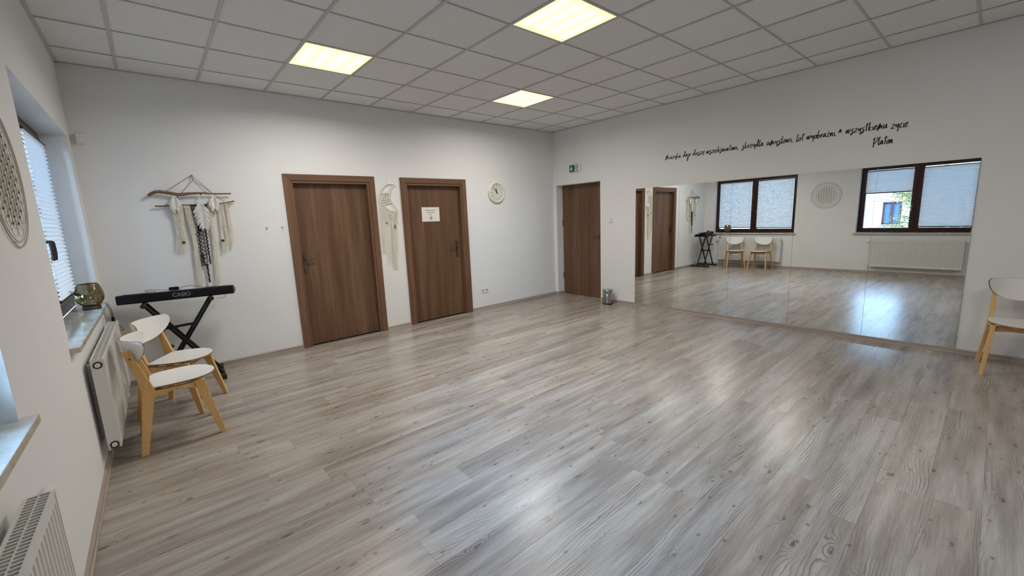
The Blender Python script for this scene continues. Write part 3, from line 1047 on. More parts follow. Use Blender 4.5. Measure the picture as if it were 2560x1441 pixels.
    for s in (-1, 1):
        # rear leg: splayed foot, knee at the seat, upper post
        lg = beam([((-0.222, s * 0.215, 0.0), 0.019, 0.013), ((-0.150, s * 0.180, 0.40), 0.034, 0.013), ((-0.146, s * 0.176, 0.44), 0.034, 0.013),
                   ((-0.168, s * 0.174, 0.54), 0.026, 0.013), ((-0.222, s * 0.172, 0.735), 0.020, 0.012)], M['birch'], 'leg', t)
        m = MB(); m.lathe([(0.006, 0), (0.006, s * 0.003)], 10, (-0.205, s * 0.184, 0.675), 'Y'); m.build('bolt_cap', M['brass'], lg)
        # front leg
        beam([((0.226, s * 0.212, 0.0), 0.016, 0.013), ((0.150, s * 0.182, 0.34), 0.029, 0.013), ((0.138, s * 0.178, 0.432), 0.031, 0.013)], M['birch'], 'leg', t)
        # side rail, arched below
        m = MB()
        poly = [(-0.165, 0.36), (-0.10, 0.385), (-0.02, 0.398), (0.06, 0.396), (0.125, 0.375), (0.165, 0.355), (0.165, 0.420), (0.0, 0.424), (-0.165, 0.426)]
        m.prism(poly, s * 0.166, s * 0.188, lambda u, v, w: (u, w, v))
        rl = m.build('side_rail', M['birch'], t, bevel=0.002)
        for u in (-0.13, 0.11):
            m = MB(); m.lathe([(0.005, 0), (0.005, s * 0.002)], 8, (u, s * 0.188, 0.405), 'Y'); m.build('bolt_cap', M['brass'], rl)
        m = MB(); m.tube([(0.10 - 0.0, s * 0.12, 0.415), (0.10, s * 0.12, 0.431)], 0.012, 10); m.build('seat_spacer', M['ply'], t)
        m = MB(); m.tube([(-0.09 - 0.0, s * 0.12, 0.415), (-0.09, s * 0.12, 0.431)], 0.012, 10); m.build('seat_spacer', M['ply'], t)
    m = MB()
    m.prism([(-0.17, 0.372), (-0.08, 0.384), (0.08, 0.384), (0.17, 0.372), (0.17, 0.422), (-0.17, 0.422)], 0.118, 0.138, lambda u, v, w: (w, u, v))
    m.build('front_rail', M['birch'], t, bevel=0.002)
    m = MB(); m.box(-0.155, -0.17, 0.385, -0.137, 0.17, 0.428)
    m.build('rear_rail', M['birch'], t, bevel=0.002)
    return t
chair = make_chair()
chair.location = (-5.83, -1.633, 0); chair.rotation_euler = (0, 0, math.radians(1.6))
tag(chair, 'white and birch chair nearest the viewer, beside the left radiator', 'chair', 'white and birch chairs')
ch2 = copy_tree(chair); ch2.location = (-5.783, -1.036, 0); ch2.rotation_euler = (0, 0, math.radians(-29))
tag(ch2, 'white and birch chair turned aslant, standing between the keyboard and the other chair')
ch3 = copy_tree(chair); ch3.location = (-0.372, -5.722, 0); ch3.rotation_euler = (0, 0, math.radians(183.6))
tag(ch3, 'white and birch chair at the right edge of the photo, right of the mirrors')

# ------------------------------------------------------------------ keyboard and stand
KA = math.atan2(-0.166, 0.885)
kx, ky = (-6.135 - 5.25) / 2, (-0.31 - 0.476) / 2
KD = 0.25
n_ = Vector((-math.sin(KA), math.cos(KA), 0))
kc_ = Vector((kx, ky, 0.852)) + n_ * (KD / 2)
kb = thing('keyboard', 'long black electronic keyboard lying across the folding stand', 'keyboard', kc_, KA)
m = MB(); Lh = 0.45
prof = [(-KD / 2, 0.012), (-KD / 2 + 0.012, 0.0), (KD / 2 - 0.01, 0.0), (KD / 2, 0.012), (KD / 2, 0.040), (0.02, 0.052), (0.0, 0.070), (-0.05, 0.082), (-KD / 2 + 0.008, 0.084), (-KD / 2, 0.076)]
m.prism(prof, -Lh, Lh, lambda u, v, w: (w, u, v))
m.build('keyboard_body', M['black'], kb, bevel=0.003)
m = MB()
for i in range(36):
    x = -Lh + 0.03 + i * 0.0233
    m.box(x, 0.025, 0.045, x + 0.0222, KD / 2 - 0.004, 0.058)
tag(m.build('white_keys', M['keywhite'], kb), kind='stuff')
m = MB()
for i in range(36):
    if i % 7 in (0, 1, 3, 4, 5) and i < 35:
        x = -Lh + 0.03 + (i + 1) * 0.0233
        m.box(x - 0.006, 0.025, 0.055, x + 0.006, 0.085, 0.068)
tag(m.build('black_keys', M['black'], kb), kind='stuff')
m = MB()
for i in range(18):
    m.box(-Lh + 0.04 + i * 0.011, -KD / 2 + 0.02, 0.083, -Lh + 0.045 + i * 0.011, -0.06, 0.0865)
m.build('speaker_slots', M['rubber'], kb)
m = MB()
for i in range(18):
    m.box(Lh - 0.04 - i * 0.011, -KD / 2 + 0.02, 0.083, Lh - 0.045 - i * 0.011, -0.06, 0.0865)
m.build('speaker_slots', M['rubber'], kb)
lt = text_mesh('CASIO', 0.052, M['logo'], 'maker_lettering', kb, (0.03, -KD / 2 - 0.0006, 0.045), (PI / 2, 0, 0), xscale=0.95, bold=0.0016)

m = MB(); m.tube(catmull([(0.38, -0.118, 0.004), (0.372, -0.121, -0.018), (0.345, -0.118, -0.032), (0.30, -0.09, -0.030)], 5), 0.0018, 5)
m.build('mains_lead', M['rubber'], kb)
# adapter box and cable on top of keyboard
ad = thing('power_adapter', 'small black adapter box with thin cable on top of the keyboard', 'adapter', kc_ + Vector((0, 0, 0.087)) - n_ * 0.075 + Vector((-0.02, 0, 0)), KA)
m = MB(); m.box(-0.045, -0.02, 0.0012, 0.03, 0.02, 0.032); m.build('adapter_box', M['black'], ad, bevel=0.004)
m = MB()
m.tube(catmull([(-0.05, 0, 0.010), (-0.10, 0.0, 0.012), (-0.16, -0.01, 0.022), (-0.20, -0.02, 0.028), (-0.225, 0.0, 0.015), (-0.20, 0.02, 0.004), (-0.15, 0.01, 0.004)], 5), 0.0022, 6)
m.tube(catmull([(0.035, 0, 0.01), (0.07, -0.01, 0.028), (0.12, -0.01, 0.032), (0.17, 0.0, 0.018), (0.22, 0.01, 0.003), (0.33, 0.03, 0.003)], 5), 0.0022, 6)
m.build('thin_cable', M['rubber'], ad, smooth=True)

# X stand, double tubes
st = thing('keyboard_stand', 'black double X folding keyboard stand under the keyboard', 'stand', (-5.69, -0.29, 0.0), KA * 0.25)
SX = 0.258
def arm(sg, ya_, nm):
    m = MB()
    m.tube([(-SX * sg, ya_, 0.030), (SX * sg, ya_, 0.832)], 0.0155, 10)
    m.build('stand_arm', M['blackmetal'], st, smooth=True)
for sg, ys_ in ((1, (-0.125, 0.055)), (-1, (-0.085, 0.095))):
    for y_ in ys_: arm(sg, y_, 'a')
for sx_ in (-1, 1):
    m = MB(); m.box(sx_ * SX - 0.016, -0.20, 0.008, sx_ * SX + 0.016, 0.24, 0.040)
    ft = m.build('foot_bar', M['blackmetal'], st, bevel=0.004)
    for y_ in (-0.20, 0.24):
        m = MB(); m.box(sx_ * SX - 0.020, y_ - 0.022, 0.0, sx_ * SX + 0.020, y_ + 0.022, 0.046)
        m.build('rubber_foot', M['rubber'], ft, bevel=0.005)
    m = MB(); m.tube([(sx_ * SX, -0.155, 0.834), (sx_ * SX, 0.20, 0.834)], 0.016, 10)
    sp = m.build('support_bar', M['blackmetal'], st, smooth=True)
    m = MB(); m.lathe([(0.016, 0), (0.020, 0.008), (0.020, 0.034), (0.016, 0.04)], 14, (sx_ * SX, -0.185, 0.832), 'Y')
    m.build('end_cap', M['rubber'], sp, smooth=True)
m = MB(); m.tube([(0, -0.15, 0.432), (0, 0.12, 0.432)], 0.013, 12); m.build('pivot_bolt', M['blackmetal'], st, smooth=True)
m = MB()
m.prism([(-0.20, 0.575), (-0.20, 0.602), (0.05, 0.616), (0.085, 0.616), (0.085, 0.592), (-0.03, 0.590), (-0.038, 0.579), (-0.046, 0.589), (-0.062, 0.588), (-0.07, 0.578), (-0.078, 0.588), (-0.095, 0.587), (-0.103, 0.577), (-0.111, 0.586), (-0.13, 0.584), (-0.14, 0.570)], -0.145, -0.139, lambda u, v, w: (u, w, v))
m.build('height_ratchet', M['blackmetal'], st)

# ------------------------------------------------------------------ hurricane lamp vase on the sill
vs_ = thing('glass_lantern', 'squat olive amber glass lantern with leaf pattern on the far sill', 'lantern', (-6.262, -0.63, SILL))
m = MB()
m.lathe([(0.055, 0.0), (0.058, 0.004), (0.058, 0.030), (0.050, 0.034)], 32); m.build('metal_base', M['brass'], vs_, smooth=True)
prof = [(0.050, 0.034), (0.064, 0.046), (0.080, 0.070), (0.087, 0.098), (0.086, 0.130), (0.079, 0.165), (0.069, 0.196), (0.061, 0.212)]
m = MB(); n = 36; vs = []; fs = []
full = prof + [(r - 0.003, z) for r, z in reversed(prof)]
for r, z in full:
    for j in range(n):
        a = 2 * PI * j / n
        rr_ = r + 0.0022 * math.sin(7 * a + z * 60) * (1 if r > 0.06 else 0)
        vs.append((rr_ * math.cos(a), rr_ * math.sin(a), z))
for i in range(len(full) - 1):
    for j in range(n):
        fs.append((i * n + j, i * n + (j + 1) % n, (i + 1) * n + (j + 1) % n, (i + 1) * n + j))
m.add(vs, fs); m.build('glass_bowl', M['amber'], vs_, smooth=True)
# raised leaf veins
m = MB()
for q in range(7):
    a0 = 2 * PI * q / 7
    def sp(a, tt):
        i = tt * (len(prof) - 1); k_ = min(int(i), len(prof) - 2); f_ = i - k_
        r = prof[k_][0] * (1 - f_) + prof[k_ + 1][0] * f_ + 0.001; z = prof[k_][1] * (1 - f_) + prof[k_ + 1][1] * f_
        return (r * math.cos(a), r * math.sin(a), z)
    for sgn in (-1, 1):
        m.tube([sp(a0 + sgn * 0.36 * math.sin(PI * tt / 10), 0.08 + 0.84 * tt / 10) for tt in range(11)], 0.0013, 5)
    m.tube([sp(a0, 0.08 + 0.84 * tt / 6) for tt in range(7)], 0.0012, 5)
m.build('leaf_relief', M['amber'], vs_)
m = MB(); m.tube([(0.061 * math.cos(2 * PI * j / 32), 0.061 * math.sin(2 * PI * j / 32), 0.213) for j in range(32)], 0.0022, 6, closed=True)
m.build('bowl_rim', M['brass'], vs_, smooth=True)
cb = thing('lamp_cable', 'black looped cable with inline switch hanging off the far sill', 'cable', (-6.20, -0.50, SILL))
m = MB()
m.tube(catmull([(-0.045, -0.06, 0.014), (0.0, -0.02, 0.010), (0.018, 0.0, 0.0), (0.030, 0.02, -0.06), (0.034, 0.02, -0.115)], 6), 0.0023, 6)
m.tube(catmull([(-0.045, -0.06, 0.030), (0.004, 0.01, 0.022), (0.026, 0.03, 0.0), (0.038, 0.03, -0.05), (0.040, 0.02, -0.115)], 6), 0.0023, 6)
m.tube(catmull([(0.036, 0.02, -0.165), (0.05, 0.02, -0.21), (0.07, 0.03, -0.235), (0.085, 0.03, -0.243), (0.088, 0.03, -0.232), (0.07, 0.03, -0.20), (0.046, 0.02, -0.165)], 6), 0.0023, 6)
m.build('cord_loop', M['rubber'], cb, smooth=True)
m = MB(); m.box(0.026, 0.010, -0.168, 0.048, 0.030, -0.112); m.build('inline_switch', M['black'], cb, bevel=0.003)

# ------------------------------------------------------------------ pedal bin
pb = thing('pedal_bin', 'small round chrome pedal bin on the floor beside the recessed door', 'bin', (-0.150, -1.330, 0), math.radians(62))
m = MB(); m.lathe([(0.083, 0.0), (0.086, 0.004), (0.086, 0.016), (0.084, 0.018)], 36); m.build('base_ring', M['rubber'], pb, smooth=True)
m = MB(); m.lathe([(0.083, 0.018), (0.083, 0.215), (0.081, 0.218)], 40); m.build('bin_body', M['steel'], pb, smooth=True)
m = MB(); m.lathe([(0.0835, 0.219), (0.0855, 0.221), (0.0855, 0.236), (0.080, 0.243), (0.050, 0.249), (0.001, 0.251)], 40); m.build('bin_lid', M['steel'], pb, smooth=True)
m = MB(); m.box(-0.115, -0.022, 0.004, -0.08, 0.022, 0.010); m.build('foot_pedal', M['rubber'], pb, bevel=0.002)
m = MB(); m.box(0.080, -0.018, 0.20, 0.096, 0.018, 0.235); m.build('lid_hinge', M['rubber'], pb, bevel=0.002)

# ------------------------------------------------------------------ clock
ck = thing('wall_clock', 'round cream wall clock showing six minutes to twelve', 'clock', (-1.385, 0.0, 1.915))
m = MB(); m.lathe([(0.150, 0), (0.165, -0.004), (0.172, -0.016), (0.170, -0.028), (0.160, -0.036), (0.148, -0.038), (0.142, -0.034), (0.140, -0.022)], 56, axis='Y')
m.build('clock_rim', M['cream'], ck, smooth=True)
m = MB(); m.lathe([(0.001, -0.021), (0.141, -0.021), (0.141, -0.0225), (0.001, -0.0225)], 56, axis='Y'); m.build('clock_face', M['clockface'], ck)
for h in range(1, 13):
    a = PI / 2 - h * PI / 6
    text_mesh(str(h), 0.034, M['ink'], 'numeral', ck, (0.108 * math.cos(a), -0.0232, 0.108 * math.sin(a)), (PI / 2, 0, 0))
def hand(ang, L, w, nm, y):
    m = MB(); m.prism([(-w * 0.6, -0.02), (w * 0.6, -0.02), (w, L * 0.55), (0, L), (-w, L * 0.55)], y, y - 0.0015, lambda u, v, q: (u * math.cos(ang) + v * math.sin(ang), q, -u * math.sin(ang) + v * math.cos(ang)))
    m.build(nm, M['ink'], ck)
hand(math.radians(-3), 0.078, 0.0065, 'hour_hand', -0.026)
hand(math.radians(-37), 0.112, 0.0060, 'minute_hand', -0.028)
m = MB(); m.lathe([(0.009, -0.022), (0.009, -0.031), (0.004, -0.033)], 16, axis='Y'); m.build('hand_boss', M['ink'], ck)

# ------------------------------------------------------------------ sockets, switch, sensor, hooks, sign, notice
so = thing('wall_socket', 'white double power socket low on the wall below the clock', 'socket', (-1.722, 0, 0.322))
for k_ in (-1, 1):
    m = MB(); m.box(k_ * 0.0405 - 0.039, -0.010, -0.039, k_ * 0.0405 + 0.039, 0, 0.039); fr = m.build('socket_frame', M['whiteplast'], so, bevel=0.004)
    m = MB(); m.lathe([(0.015, -0.0102), (0.014, -0.0095), (0.001, -0.0095)], 20, (k_ * 0.0405, 0, 0), 'Y')
    m.build('socket_well', M['logo'], fr)
m = MB()
so2 = thing('wall_socket', 'white socket low on the wall behind the keyboard stand', 'socket', (-5.805, 0, 0.315))
m.box(-0.04, -0.010, -0.055, 0.04, 0, 0.055); fr = m.build('socket_frame', M['whiteplast'], so2, bevel=0.004)
m = MB(); m.lathe([(0.020, -0.0102), (0.019, -0.006), (0.001, -0.006)], 20, (0, 0, 0.01), 'Y'); m.build('socket_well', M['dark'], fr)
sw = thing('light_switch', 'white light switch between the recessed door and the mirrors', 'switch', (0, -1.280, 1.385))
m = MB(); m.box(-0.009, -0.041, -0.041, 0, 0.041, 0.041); fr = m.build('switch_frame', M['whiteplast'], sw, bevel=0.003)
m = MB(); m.box(-0.013, -0.029, -0.029, -0.009, 0.029, 0.029); m.build('rocker', M['whiteplast'], fr, bevel=0.002)
se = thing('motion_sensor', 'white motion sensor box high on the wall in the left corner', 'sensor', (-6.168, 0, 2.358))
m = MB(); m.prism([(0, -0.046), (-0.040, -0.040), (-0.046, -0.01), (-0.040, 0.040), (0, 0.046)], -0.026, 0.026, lambda u, v, w: (w, u, v)); hs = m.build('sensor_housing', M['whiteplast'], se, bevel=0.005)
m = MB(); m.prism([(-0.040, -0.034), (-0.050, -0.026), (-0.051, 0.002), (-0.044, 0.010)], -0.018, 0.018, lambda u, v, w: (w, u, v)); m.build('sensor_lens', M['whiteplast'], hs)
for x_, lb in ((-4.789, 'small metal wall hook farther from the left door'), (-4.628, 'small metal wall hook closer to the left door')):
    hk = thing('wall_hook', lb, 'hook', (x_, 0, 1.478), group='small hooks beside the left door')
    m = MB(); m.tube(catmull([(0, 0, 0.018), (0.0, -0.012, 0.018), (0, -0.018, 0.010), (0, -0.018, -0.012), (0, -0.026, -0.018), (0, -0.034, -0.010)], 4), 0.0026, 6); m.build('hook_wire', M['chrome'], hk)
    m = MB(); m.box(-0.008, -0.003, 0.006, 0.012, 0, 0.028); m.build('hook_plate', M['chrome'], hk)

es = thing('exit_sign', 'green and white emergency exit sign above the recessed door', 'sign', (0, -0.535, 2.305))
m = MB()
ol = []
for i in range(9): a = -PI / 2 + PI * i / 8; ol.append((0.105 + 0.035 * math.cos(a), 0.066 * math.sin(a)))
for i in range(9): a = PI / 2 + PI * i / 8; ol.append((-0.105 + 0.035 * math.cos(a), 0.066 * math.sin(a)))
m.prism(ol, 0, -0.030, lambda u, v, w: (w, -u, v)); sb = m.build('sign_housing', M['whiteplast'], es, bevel=0.004)
m = MB(); m.box(-0.032, -0.086, -0.058, -0.030, 0.108, 0.058); m.build('green_panel', M['green'], es)
F_ = lambda u, v, w: (-0.032 - w, -u, v)
m = MB()   # arrow pointing down (left half), u is to the right
m.prism([(-0.073, 0.040), (-0.057, 0.040), (-0.057, -0.008), (-0.038, 0.012), (-0.038, -0.008), (-0.065, -0.042), (-0.092, -0.008), (-0.092, 0.012), (-0.073, -0.008)], 0, 0.0008, F_)
m.build('arrow_print', M['signwhite'], es)
m = MB(); m.prism([(0.012, -0.052), (0.074, -0.052), (0.074, 0.052), (0.012, 0.052)], 0, 0.0008, F_); m.build('doorway_print', M['signwhite'], es)
m = MB()   # running figure
F2 = lambda u, v, w: (-0.0330 - w, -u, v)
m.prism([(0.046 + 0.009 * math.cos(2 * PI * i / 12), 0.036 + 0.009 * math.sin(2 * PI * i / 12)) for i in range(12)], 0, 0.0006, F2)
m.prism([(0.030, 0.022), (0.050, 0.026), (0.056, 0.018), (0.048, -0.006), (0.036, -0.006), (0.040, 0.010)], 0, 0.0006, F2)
m.prism([(0.036, -0.004), (0.048, -0.006), (0.062, -0.020), (0.058, -0.042), (0.050, -0.042), (0.052, -0.024), (0.040, -0.014)], 0, 0.0006, F2)
m.prism([(0.036, -0.004), (0.042, -0.012), (0.036, -0.030), (0.018, -0.034), (0.018, -0.026), (0.030, -0.022)], 0, 0.0006, F2)
m.prism([(0.030, 0.022), (0.032, 0.016), (0.022, 0.006), (0.024, -0.002), (0.016, -0.002), (0.015, 0.008)], 0, 0.0006, F2)
m.prism([(0.052, 0.024), (0.056, 0.018), (0.062, 0.010), (0.072, 0.012), (0.072, 0.006), (0.058, 0.002)], 0, 0.0006, F2)
m.build('runner_print', M['green'], es)

nt = thing('paper_notice', 'white paper notice with printed lines and round stamp taped on the door', 'notice', (-2.60, 0.0645, 1.595), 0)
m = MB(); m.box(-0.1485, -0.0010, -0.105, 0.1485, 0, 0.105)
m.build('paper_sheet', M['paper'], nt); nt.rotation_euler = (0, math.radians(0.5), 0)
for tx, z_, sz in (('POMIESZCZENIE', 0.058, 0.024), ('PRACOWNI', 0.025, 0.024), ('NR 1', -0.006, 0.024)):
    text_mesh(tx, sz, M['ink'], 'printed_line', nt, (0.0, -0.0012, z_), (PI / 2, 0, 0), ext=0.0001)
m = MB()
for r_ in (0.024, 0.019):
    pts = [(r_ * math.cos(2 * PI * j / 28), -0.0014, -0.055 + r_ * math.sin(2 * PI * j / 28)) for j in range(28)]
    m.tube(pts, 0.0012, 4, closed=True)
m.box(-0.006, -0.0018, -0.064, 0.006, -0.001, -0.046)
m.build('round_emblem', M['ink'], nt)

# ------------------------------------------------------------------ quotation lettering
G = {  # handwritten strokes, unit: x-height 1, per glyph (advance, [strokes])
 'M': (1.9, [[(0.05, -0.35), (0.12, 0.6), (0.2, 1.35), (0.26, 0.7), (0.3, 0.0), (0.55, 1.0), (0.85, 1.75), (0.9, 1.3), (0.86, 0.6), (0.95, 0.1)], [(0.9, 0.3), (1.2, 0.75), (1.35, 0.6), (1.4, 0.2), (1.6, 0.05)]]),
 'u': (0.95, [[(0.1, 0.95), (0.05, 0.3), (0.2, 0.02), (0.45, 0.3), (0.65, 0.95), (0.66, 0.35), (0.8, 0.05), (0.95, 0.15)]]),
 'z': (0.9, [[(0.1, 0.85), (0.35, 0.95), (0.65, 0.9), (0.4, 0.45), (0.08, 0.05), (0.45, 0.02), (0.85, 0.08)]]),
 'y': (0.9, [[(0.1, 0.95), (0.12, 0.45), (0.3, 0.3), (0.6, 0.8), (0.66, 0.95)], [(0.66, 0.95), (0.66, 0.2), (0.72, -0.75)]]),
 'k': (0.95, [[(0.2, 1.95), (0.16, 1.0), (0.18, -0.1)], [(0.7, 0.85), (0.2, 0.4), (0.45, 0.15), (0.9, 0.0)]]),
 'a': (0.95, [[(0.62, 0.75), (0.42, 0.95), (0.12, 0.5), (0.1, 0.1), (0.35, 0.2), (0.62, 0.75), (0.64, 0.3), (0.85, 0.0)]]),
 'd': (0.95, [[(0.6, 0.6), (0.4, 0.8), (0.08, 0.4), (0.12, 0.0), (0.4, 0.3), (0.62, 1.2), (0.72, 1.95), (0.6, 2.0), (0.52, 1.4), (0.62, 0.3), (0.9, 0.1)]]),
 'j': (0.55, [[(0.2, 0.9), (0.3, 0.1), (0.25, -1.3), (0.0, -1.6), (-0.15, -1.2), (0.1, -0.4), (0.55, 0.2)]]),
 'e': (0.75, [[(0.08, 0.45), (0.45, 0.7), (0.5, 0.95), (0.25, 0.9), (0.08, 0.4), (0.25, 0.02), (0.7, 0.25)]]),
 's': (0.8, [[(0.65, 1.05), (0.3, 0.85), (0.2, 0.6), (0.5, 0.3), (0.45, -0.2), (0.15, -0.5), (0.08, -0.3), (0.4, 0.05), (0.8, 0.3)]]),
 'w': (1.25, [[(0.1, 0.95), (0.08, 0.1), (0.35, 0.5), (0.55, 0.95), (0.55, 0.2), (0.75, 0.1), (1.0, 0.7), (1.05, 1.05)]]),
 'c': (0.7, [[(0.55, 0.9), (0.3, 0.95), (0.08, 0.4), (0.25, 0.02), (0.65, 0.2)]]),
 'h': (0.95, [[(0.25, 2.0), (0.15, 1.0), (0.12, 0.0), (0.3, 0.6), (0.55, 0.85), (0.6, 0.4), (0.7, 0.05), (0.9, 0.1)]]),
 'i': (0.45, [[(0.2, 0.9), (0.18, 0.3), (0.25, 0.0), (0.4, 0.1)], [(0.25, 1.45), (0.28, 1.5)]]),
 't': (0.75, [[(0.35, 1.9), (0.3, 1.0), (0.32, -0.05)], [(-0.05, 1.35), (0.4, 1.45), (0.95, 1.6)]]),
 'o': (0.75, [[(0.4, 0.9), (0.1, 0.6), (0.1, 0.1), (0.4, 0.05), (0.6, 0.5), (0.4, 0.9), (0.75, 0.8)]]),
 'r': (0.7, [[(0.15, 0.95), (0.18, 0.0), (0.3, 0.6), (0.5, 0.9), (0.68, 0.8)]]),
 'm': (1.35, [[(0.1, 0.7), (0.18, -0.35), (0.25, 0.5), (0.45, 1.3), (0.52, 0.6), (0.52, 0.1), (0.75, 0.75), (0.95, 0.7), (1.0, 0.15), (1.25, 0.1)]]),
 'l': (0.5, [[(0.3, 1.9), (0.12, 1.0), (0.12, 0.1), (0.28, -0.05), (0.5, 0.3)]]),
 'b': (0.9, [[(0.3, 2.0), (0.15, 1.0), (0.12, 0.0), (0.45, 0.05), (0.7, 0.5), (0.5, 0.8), (0.2, 0.45)]]),
 'n': (0.95, [[(0.12, 0.95), (0.14, 0.02), (0.35, 0.7), (0.58, 0.9), (0.62, 0.3), (0.7, 0.05), (0.92, 0.12)]]),
 'P': (1.5, [[(0.45, 1.6), (0.35, 0.8), (0.42, -0.55)], [(0.0, 1.3), (0.5, 1.7), (1.2, 1.75), (1.35, 1.4), (0.9, 0.7), (0.35, 0.2)]]),
 '.': (0.4, [[(0.12, 0.05), (0.16, -0.02)]]),
 ',': (0.5, [[(0.20, 0.10), (0.22, 0.0), (0.16, -0.12)]]),
}
G['ł'] = (0.55, G['l'][1] + [[(-0.05, 0.85), (0.5, 1.25)]])
G['ę'] = (0.75, G['e'][1] + [[(0.3, 0.02), (0.2, -0.3), (0.45, -0.38)]])
G['ś'] = (0.8, G['s'][1] + [[(0.5, 1.35), (0.7, 1.6)]])
G['ź'] = (0.9, G['z'][1] + [[(0.4, 1.25), (0.55, 1.5)]])
G['ż'] = (0.9, G['z'][1] + [[(0.42, 1.35), (0.46, 1.42)]])
quote = thing('wall_quotation', 'one line of black handwritten Polish lettering above the mirrors', 'lettering', (-0.0, -2.24, 2.225))
sign_ = thing('wall_signature', 'short black handwritten name below the end of the quotation', 'lettering', (0, -4.555, 2.078))
def word(txt, ya, yb, z, xh, parent):
    O = Vector(parent.location)
    adv = sum(G[c][0] for c in txt)
    s = (ya - yb) / adv
    m = MB(); u0 = 0
    for ch in txt:
        a, strokes = G[ch]
        for stq in strokes:
            P = [Vector((0, -(u0 + p[0] + 0.10 * p[1]) * s, p[1] * xh)) for p in stq]
            P = catmull(P, 5)
            # flat ribbon with pen pressure
            vs = []; fs = []
            L = len(P)
            for i, p in enumerate(P):
                t = (P[min(i + 1, L - 1)] - P[max(i - 1, 0)])
                if t.length < 1e-9: t = Vector((0, 1, 0))
                t.normalize()
                nrm = Vector((0, -t.z, t.y))
                w = 0.0038 * (0.75 + 0.45 * abs(t.z)) * (0.6 if i in (0, L - 1) else 1)
                for sd in (1, -1):
                    q = p + nrm * w * sd
                    vs.append((-0.0012, q.y, q.z)); 
                for sd in (1, -1):
                    q = p + nrm * w * sd
                    vs.append((-0.0002, q.y, q.z))
            for i in range(L - 1):
                b0 = 4 * i; b1 = b0 + 4
                fs += [(b0, b0 + 1, b1 + 1, b1), (b0, b1, b1 + 2, b0 + 2), (b0 + 1, b0 + 3, b1 + 3, b1 + 1)]
            fs += [(0, 2, 3, 1), (4 * L - 4, 4 * L - 3, 4 * L - 1, 4 * L - 2)]
            m.add(vs, fs)
        u0 += a
    o = m.build('lettered_word', M['ink'], parent)
    o.location = (0, ya - O.y, z - O.z)
for w_ in [('Muzyka', -2.242, -2.475, 2.232, 0.037), ('daje', -2.507, -2.618, 2.236, 0.037), ('duszę', -2.644, -2.810, 2.238, 0.036), ('wszechświatowi,', -2.833, -3.243, 2.234, 0.038),
           ('skrzydła', -3.280, -3.528, 2.234, 0.040), ('umysłowi,', -3.561, -3.845, 2.232, 0.041), ('lot', -3.869, -3.945, 2.228, 0.043),
           ('wyobraźni,', -3.969, -4.250, 2.232, 0.042), ('a', -4.261, -4.291, 2.256, 0.036), ('wszystkiemu', -4.325, -4.662, 2.236, 0.042), ('życie.', -4.690, -4.832, 2.220, 0.045)]:
    word(*w_, quote)
word('Platon', -4.555, -4.718, 2.080, 0.042, sign_)

# ------------------------------------------------------------------ round filigree on the window wall
fl = thing('round_filigree', 'round filigree wall ornament of interlaced circles between the windows', 'ornament', (-W, -2.81, 1.755))
m = MB()
R0 = 0.295
for r_, th in ((R0, 0.0028), (R0 - 0.022, 0.0022)):
    m.tube([(0.006, r_ * math.cos(2 * PI * j / 96), r_ * math.sin(2 * PI * j / 96)) for j in range(96)], th, 6, closed=True)
m.build('outer_rings', M['wirelight'], fl, smooth=True)
s_ = 0.056
m = MB(); mm_ = MB()
Rin = R0 - 0.022
for i in range(-7, 8):
    for j in range(-7, 8):
        cy_ = s_ * (i * math.sqrt(3) / 2); cz_ = s_ * (j + i * 0.5)
        d_ = math.hypot(cy_, cz_)
        if d_ > Rin - 0.2 * s_: continue
        if d_ <= Rin - s_ * 0.98:
            m.tube([(0.006, cy_ + s_ * math.cos(2 * PI * k_ / 24), cz_ + s_ * math.sin(2 * PI * k_ / 24)) for k_ in range(24)], 0.0009, 4, closed=True)
        if d_ <= Rin - s_ * 0.9:
            mm_.lathe([(0.0060, 0), (0.0052, 0.005)], 8, (0.003, cy_, cz_), 'X')
tag(m.build('circle_lattice', M['wire'], fl), kind='stuff')
tag(mm_.build('lattice_nodes', M['twine'], fl), kind='stuff')
m = MB()
for a in (0.3, 2.4, 4.4):
    m.tube([(0.0, (R0 - 0.01) * math.cos(a), (R0 - 0.01) * math.sin(a)), (0.008, (R0 - 0.01) * math.cos(a), (R0 - 0.01) * math.sin(a))], 0.003, 6)
m.build('mounting_pins', M['wire'], fl)

# ------------------------------------------------------------------ macrame with driftwood
mc = thing('driftwood_macrame', 'driftwood wall hanging with cream and black cords above the keyboard', 'wall hanging', (-5.40, 0, 1.80))
OM = Vector(mc.location)
def loc(pts, y=-0.03): return [Vector((x - OM.x, y, z - OM.z)) for x, z in pts]
def seeded(n): return random.Random(n)
br1 = [(-5.774, 1.855), (-5.708, 1.893), (-5.628, 1.885), (-5.54, 1.868), (-5.445, 1.877), (-5.341, 1.882), (-5.219, 1.876), (-5.091, 1.879)]
m = MB(); P = catmull(loc(br1, -0.045), 5)
rg = seeded(3)
m.tube(P, [0.007 + 0.009 * math.sin(PI * min(1, 0.25 + i / len(P))) ** 0.7 + rg.uniform(-0.0015, 0.0015) for i in range(len(P))], 9)
m.tube(loc([(-5.54, 1.868), (-5.552, 1.838)], -0.05), [0.008, 0.004], 7)
m.tube(loc([(-5.35, 1.882), (-5.36, 1.862)], -0.05), [0.010, 0.006], 7)
m.build('upper_branch', M['drift'], mc, smooth=True)
br2 = [(-5.738, 1.756), (-5.688, 1.753), (-5.618, 1.759), (-5.461, 1.761), (-5.311, 1.764), (-5.185, 1.776), (-5.069, 1.799)]
m = MB(); P = catmull(loc(br2, -0.03), 5)
m.tube(P, [0.0075 + rg.uniform(-0.001, 0.001) for i in range(len(P))], 8)
m.tube(loc([(-5.133, 1.78), (-5.120, 1.728)], -0.03), [0.006, 0.004], 7)
